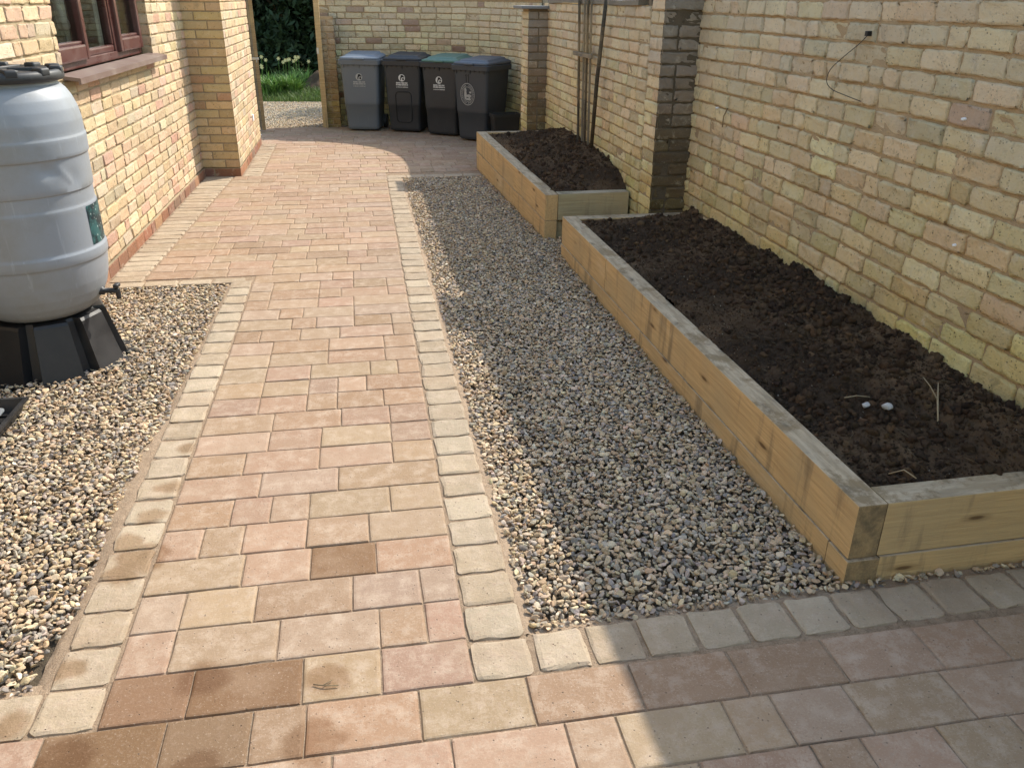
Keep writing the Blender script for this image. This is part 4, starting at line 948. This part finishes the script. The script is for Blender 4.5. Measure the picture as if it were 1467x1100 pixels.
# black trough beside the last bin
mb = MB(); mb.loft([rrect(.30, .17, .02, 0), rrect(.345, .21, .02, .20), rrect(.375, .24, .02, .20), rrect(.375, .24, .02, .225), rrect(.345, .21, .02, .225), rrect(.29, .16, .02, .02)])
o = mb.build('planter_trough', MT['black'], None, False, (1.86, 10.72, .0), (0, 0, .05)); tag(o, 'empty black plastic planter trough behind the far raised bed', 'planter')
o.scale = (1, 1, 1.75)

# ------------------------------------------------------------------ gate, post, trellis, wall bits
gp = tag(empty('gate_post', (-.42, 12.62, 0)), 'pale square timber post against the brick pier at the gateway', 'post')
mb = MB(); mb.box((-.036, -.04, -.05), (.036, .04, 1.9), .004); mb.build('post', MT['post'], gp)
mb = MB(); mb.box((-.041, -.044, .98), (-.012, -.04, 1.06), .003); mb.build('latch_plate', MT['metal'], gp)
gt = tag(empty('gate', (-1.26, 12.2, 0), R(6.5)), 'weathered timber gate standing open against the house corner', 'gate')
mb = MB(); mb.box((-.022, 0, .03), (-.002, 1.0, 1.95), .002)
for k in range(9): mb.box((-.026, k*.111+.108, .03), (-.0215, k*.111+.112, 1.95))
mb.build('board_panel', MT['batten'], gt)
mb = MB(); mb.box((0, .0, .03), (.045, .075, 1.95), .004); mb.box((0, .93, .03), (.045, 1.0, 1.95), .004)
for z in (.15, .95, 1.75): mb.box((0, .076, z), (.04, .929, z+.10), .003)
mb.build('gate_frame', m_wood('gate_frame_timber', (.33, .235, .125), (.20, .135, .07), weather=.2), gt)
mb = MB(); mb.box((-.035, -.012, .93), (.055, .0, .96), .003); mb.tube([(.02, -.012, .945), (.02, -.04, .945), (.02, -.04, .90)], .007, 8); mb.build('latch', MT['metal'], gt)
mb = MB(); mb.add([(0, 0, 0), (.09, -.10, 0), (.02, -.11, 0), (0, 0, .07), (.05, -.06, .03), (.0, -.1, .06)], [(0, 1, 4, 3), (1, 2, 5, 4), (2, 0, 3, 5), (3, 4, 5), (2, 1, 0)])
tag(mb.build('door_wedge', MT['chalk'], None, False, (-1.34, 12.05, .0)), 'small pale wedge on the paving at the foot of the open gate', 'wedge')

tr_ = tag(empty('trellis', (XF-.03, 7.75, .5)), 'narrow trellis of dark upright battens on the wall behind the far bed', 'trellis')
def bat(y0, z0, y1, z1, w, name='batten', m='batten', x=0.0, d=.018):
    mb = MB(); L = math.hypot(y1-y0, z1-z0); mb.box((0, -d/2, -w/2), (L, d/2, w/2), .002)
    o = mb.build(name, MT[m], tr_); dirv = Vector((0, y1-y0, z1-z0)).normalized()
    o.matrix_local = Matrix.Translation((x, y0-7.75, z0-.5)) @ dirv.to_track_quat('X', 'Z').to_matrix().to_4x4(); return o
bat(7.86, .45, 8.03, 1.78, .034, m='stake'); bat(7.72, .5, 7.83, 1.78, .016); bat(7.63, .5, 7.72, 1.72, .034, m='stake'); bat(7.50, .5, 7.60, 1.70, .014); bat(8.08, 1.245, 7.44, 1.25, .035, x=-.02)
mb = MB(); mb.tube([(0, 0, 0), (-.012, -.12, .6), (0, -.24, 1.25)], [.017, .018, .016], 8)
tag(mb.build('garden_stake', MT['stake'], None, True, (XF-.055, 7.30, .48)), 'dark round stake leaning on the wall right of the trellis', 'stake')
mb = MB(); mb.tube(curve3([(0, 0, 0), (-.01, .05, -.045), (-.015, .16, -.11), (-.018, .25, -.17), (-.016, .275, -.225), (-.014, .22, -.26), (-.012, .08, -.278), (-.010, -.045, -.29)]), .0019, 6)
w_ = tag(mb.build('cable', MT['wire'], None, True, (XA-.012, 3.767, 1.568)), 'thin black cable looping down the near wall', 'cable')
mb = MB(); mb.box((-.015, -.012, -.010), (.012, .012, .012), .003); mb.build('clip', MT['wire'], w_)
def plug(y, z, label, r=.0062):
    mb = MB(); mb.tube([(.01, 0, 0), (-.006, 0, 0), (-.014, 0, 0)], [r, r, r*.8], 10); tag(mb.build('wall_plug', MT['chalk'], None, True, (XA-.004, y, z)), label, 'wall plug')
plug(5.382, 1.059, 'small pale wall plug in the near wall close to the dark pier', .006); plug(2.899, .813, 'small white wall plug low on the near wall above the soil'); plug(3.016, 1.287, 'pale round wall plug near the right end of the near wall')
mb = MB(); mb.tube([(0, 0, 0), (-.015, .015, -.05), (-.01, .03, -.12)], .004, 6); tag(mb.build('nail', MT['stake'], None, True, (XA-.006, 5.22, 1.075)), 'dark rusty nail hanging down the near wall by the pier', 'nail')

# ------------------------------------------------------------------ beyond the gateway
def terrain(name, x0, x1, y0, y1, nx, ny, zf, mat, label, cat, kind='structure', col=(1, 1, 1)):
    gx, gy = np.meshgrid(np.linspace(x0, x1, nx), np.linspace(y0, y1, ny)); V = np.stack([gx, gy, zf(gx, gy)], -1).reshape(-1, 3); ii = np.arange(nx*ny).reshape(ny, nx)
    return tag(MB().add(V, np.stack([ii[:-1, :-1], ii[:-1, 1:], ii[1:, 1:], ii[1:, :-1]], -1).reshape(-1, 4), col).build(name, mat, None, True), label, cat, kind=kind)
terrain('driveway', -7, 4, 12.64, 19.5, 120, 80, lambda x, y: -.03+.02*fbm(x*1.5, y*1.5, 3, 4), MT['drive'], 'gravel drive outside the gateway', 'driveway')
rg = np.random.default_rng(77); mb = MB(); p = jgrid(rg, -2.4, .2, 12.7, 16.6, .036, lambda x, y: (y < 16.2+.3*vnoise(x*2, x*0)))
stones(mb, np.column_stack([p, -.025+.0*p[:, 0]+.02*fbm(p[:, 0]*1.5, p[:, 1]*1.5, 3, 4)]), rg, ICO1, .010, .026, 0.0)
tag(mb.build('drive_gravel', MT['stone'], None, True), 'loose pale stones on the drive beyond the gateway', 'gravel', kind='stuff')
terrain('verge', -8, 3, 16.0, 30, 90, 90, lambda x, y: -.02+.10*np.clip((y-16.2)/3, 0, 1)+.05*fbm(x, y, 8, 4)-.12*np.clip((16.25+.35*vnoise(x*1.6, x*0, 2)-y)*4, 0, 1), MT['lawn'], 'grassy verge rising behind the gravel drive', 'verge')
def zv(x, y): return -.02+.10*np.clip((y-16.2)/3, 0, 1)+.05*fbm(x, y, 8, 4)
def blades(mb, x, y, z, h, w, lean, col, rg, seg=3):
    n = len(x); a = rg.uniform(0, 2*np.pi, n); b = a+np.pi/2+rg.normal(0, .4, n)
    V = []
    for k in range(seg+1):
        t = k/seg; off = lean*t*t*h; ww = w*(1-t*.92)
        cx = x+np.cos(a)*off; cy = y+np.sin(a)*off; cz = z+h*t*(1-.25*t*lean)
        V.append(np.stack([cx-np.cos(b)*ww, cy-np.sin(b)*ww, cz], 1)); V.append(np.stack([cx+np.cos(b)*ww, cy+np.sin(b)*ww, cz], 1))
    V = np.stack(V, 1); m = 2*(seg+1); base = (np.arange(n)*m)[:, None]
    for k in range(seg):
        F = base+np.array([2*k, 2*k+1, 2*k+3, 2*k+2])[None]
        if k == 0: fs = [F]
        else: fs.append(F)
    mb.add(V.reshape(-1, 3), np.concatenate(fs), np.repeat(col, m, 0))
mb = MB(); n = 9000; x = rg.uniform(-2.9, .2, n); y = 16.15+rg.beta(1, 1.4, n)*3.6
blades(mb, x, y, zv(x, y), rg.uniform(.05, .14, n), rg.uniform(.004, .008, n), rg.uniform(.2, .9, n), np.array([.10, .16, .035])*rg.uniform(.6, 1.5, (n, 1)), rg)
tag(mb.build('grass', MT['grass']), 'bright green grass growing along the drive edge', 'grass', kind='stuff')
def clump(x, y, s, label, flowers, broad=False):
    t = tag(empty('daffodil_clump' if flowers else 'leafy_plant', (x, y, float(zv(np.array(x), np.array(y))))), label, 'plant', 'plants on the verge'); mb = MB(); n = 260
    r = np.sqrt(rg.random(n))*s; a = rg.uniform(0, 6.28, n)
    blades(mb, r*np.cos(a), r*np.sin(a), np.zeros(n), rg.uniform(.22, .5, n)*(1-.3*r/s), rg.uniform(.009, .016, n)*(2.6 if broad else 1), rg.uniform(.2, 1.1, n), np.array([.13, .24, .05] if broad else [.10, .20, .06])*rg.uniform(.6, 1.5, (n, 1)), rg, 4)
    mb.build('leaves', MT['grass'], t)
    if flowers:
        fm = m_flat('daffodil', (.72, .66, .36), .6)
        for k in range(7):
            mb = MB(); mf = MB()
            a = rg.uniform(0, 6.28); q = s*math.sqrt(rg.random()); h = rg.uniform(.42, .62); px, py = q*math.cos(a), q*math.sin(a)
            mb.tube([(px, py, 0), (px+.02, py, h*.6), (px+.03, py-.03, h)], .005, 5, (.10, .2, .05))
            for j in range(6):
                b = j*math.pi/3; mf.add([(px+.03, py-.035, h), (px+.03+.032*math.cos(b-.3), py-.04, h+.032*math.sin(b-.3)), (px+.03+.038*math.cos(b), py-.045, h+.038*math.sin(b)), (px+.03+.032*math.cos(b+.3), py-.04, h+.032*math.sin(b+.3))], [(0, 1, 2, 3)], (.78, .72, .42))
            mf.tube([(px+.03, py-.035, h), (px+.03, py-.075, h)], [.012, .022], 8, (.75, .52, .10))
            f_ = mf.build('flower', fm, t); mb.build('stem', MT['grass'], f_)
clump(-2.0, 17.5, .30, 'daffodils with upright leaves at the left of the verge', True); clump(-1.45, 17.9, .32, 'daffodils in the middle of the verge behind the bright leaves', True)
clump(-1.05, 18.3, .22, 'daffodils at the right of the verge behind the soil heap', True); clump(-1.55, 17.0, .26, 'broad bright green leafy plant at the front of the verge', False, True); clump(-1.18, 17.15, .2, 'smaller broad leafy plant touching the soil heap', False, True)
terrain('soil_heap', -1.35, .1, 17.2, 18.6, 60, 60, lambda x, y: -.05+.42*np.exp(-((x+.62)/.36)**2-((y-17.9)/.4)**2)+.06*fbm(x*6, y*6, 4, 4), MT['soil'], 'dark brown soil heap on the verge by the gate post', 'soil', col=(.10, .07, .045))
# dark evergreens closing the view
def evergreen(x, y, h, rad, n, label, tone):
    t = tag(empty('evergreen_tree', (x, y, 0)), label, 'tree', 'dark evergreens beyond the gateway'); mb = MB()
    mb.tube([(0, 0, -.1), (.05, 0, h*.4), (.0, .05, h*.9)], [.14, .10, .03], 8)
    for k in range(16):
        a = rg.uniform(0, 6.28); z = rg.uniform(.3, h*.85); mb.tube([(0, 0, z), (rad*.5*math.cos(a), rad*.5*math.sin(a), z+.25), (rad*.9*math.cos(a), rad*.9*math.sin(a), z+.35)], [.05, .03, .012], 5)
    mb.build('trunk', MT['bark'], t)
    mb = MB(); nc = 170
    ca = rg.uniform(0, 6.28, nc); cz = rg.uniform(.25, h, nc); cr = rad*np.sqrt(rg.random(nc))*np.clip(1.15-.35*cz/h, .4, 1)
    ci = rg.integers(0, nc, n); P = np.stack([cr*np.cos(ca), cr*np.sin(ca), cz], 1)[ci]+rg.normal(0, .20, (n, 3)); P[:, 2] = np.abs(P[:, 2])
    u = rg.normal(size=(n, 3)); u /= np.linalg.norm(u, axis=1)[:, None]; w = np.cross(u, rg.normal(size=(n, 3))); w /= np.linalg.norm(w, axis=1)[:, None]
    L = rg.uniform(.05, .12, (n, 1)); B = L*.38
    V = np.stack([P-u*L, P+w*B, P+u*L, P-w*B], 1).reshape(-1, 3); F = np.arange(4*n).reshape(n, 4)
    ct = (rg.uniform(.6, 1.6, nc)*tone)[ci]
    mb.add(V, F, np.repeat(np.array([.028, .050, .022])*(ct*rg.uniform(.6, 1.4, n))[:, None], 4, 0)); mb.build('crown', MT['leaf'], t)
evergreen(-1.5, 20.6, 3.6, 1.05, 16000, 'dense dark evergreen filling the gateway view', 1.0); evergreen(-3.0, 21.3, 3.8, 1.1, 12000, 'dark evergreen left of the gateway with sky gaps', 1.0); evergreen(.2, 21.2, 3.6, 1.1, 12000, 'dark evergreen right of the gateway behind the post', 1.1)
evergreen(-2.2, 22.9, 4.0, 1.2, 9000, 'dark evergreen standing behind the others', .8)
evergreen(2.3, 16.6, 2.9, .9, 7000, 'dark evergreen behind the curved wall shading the drive', 1.0)
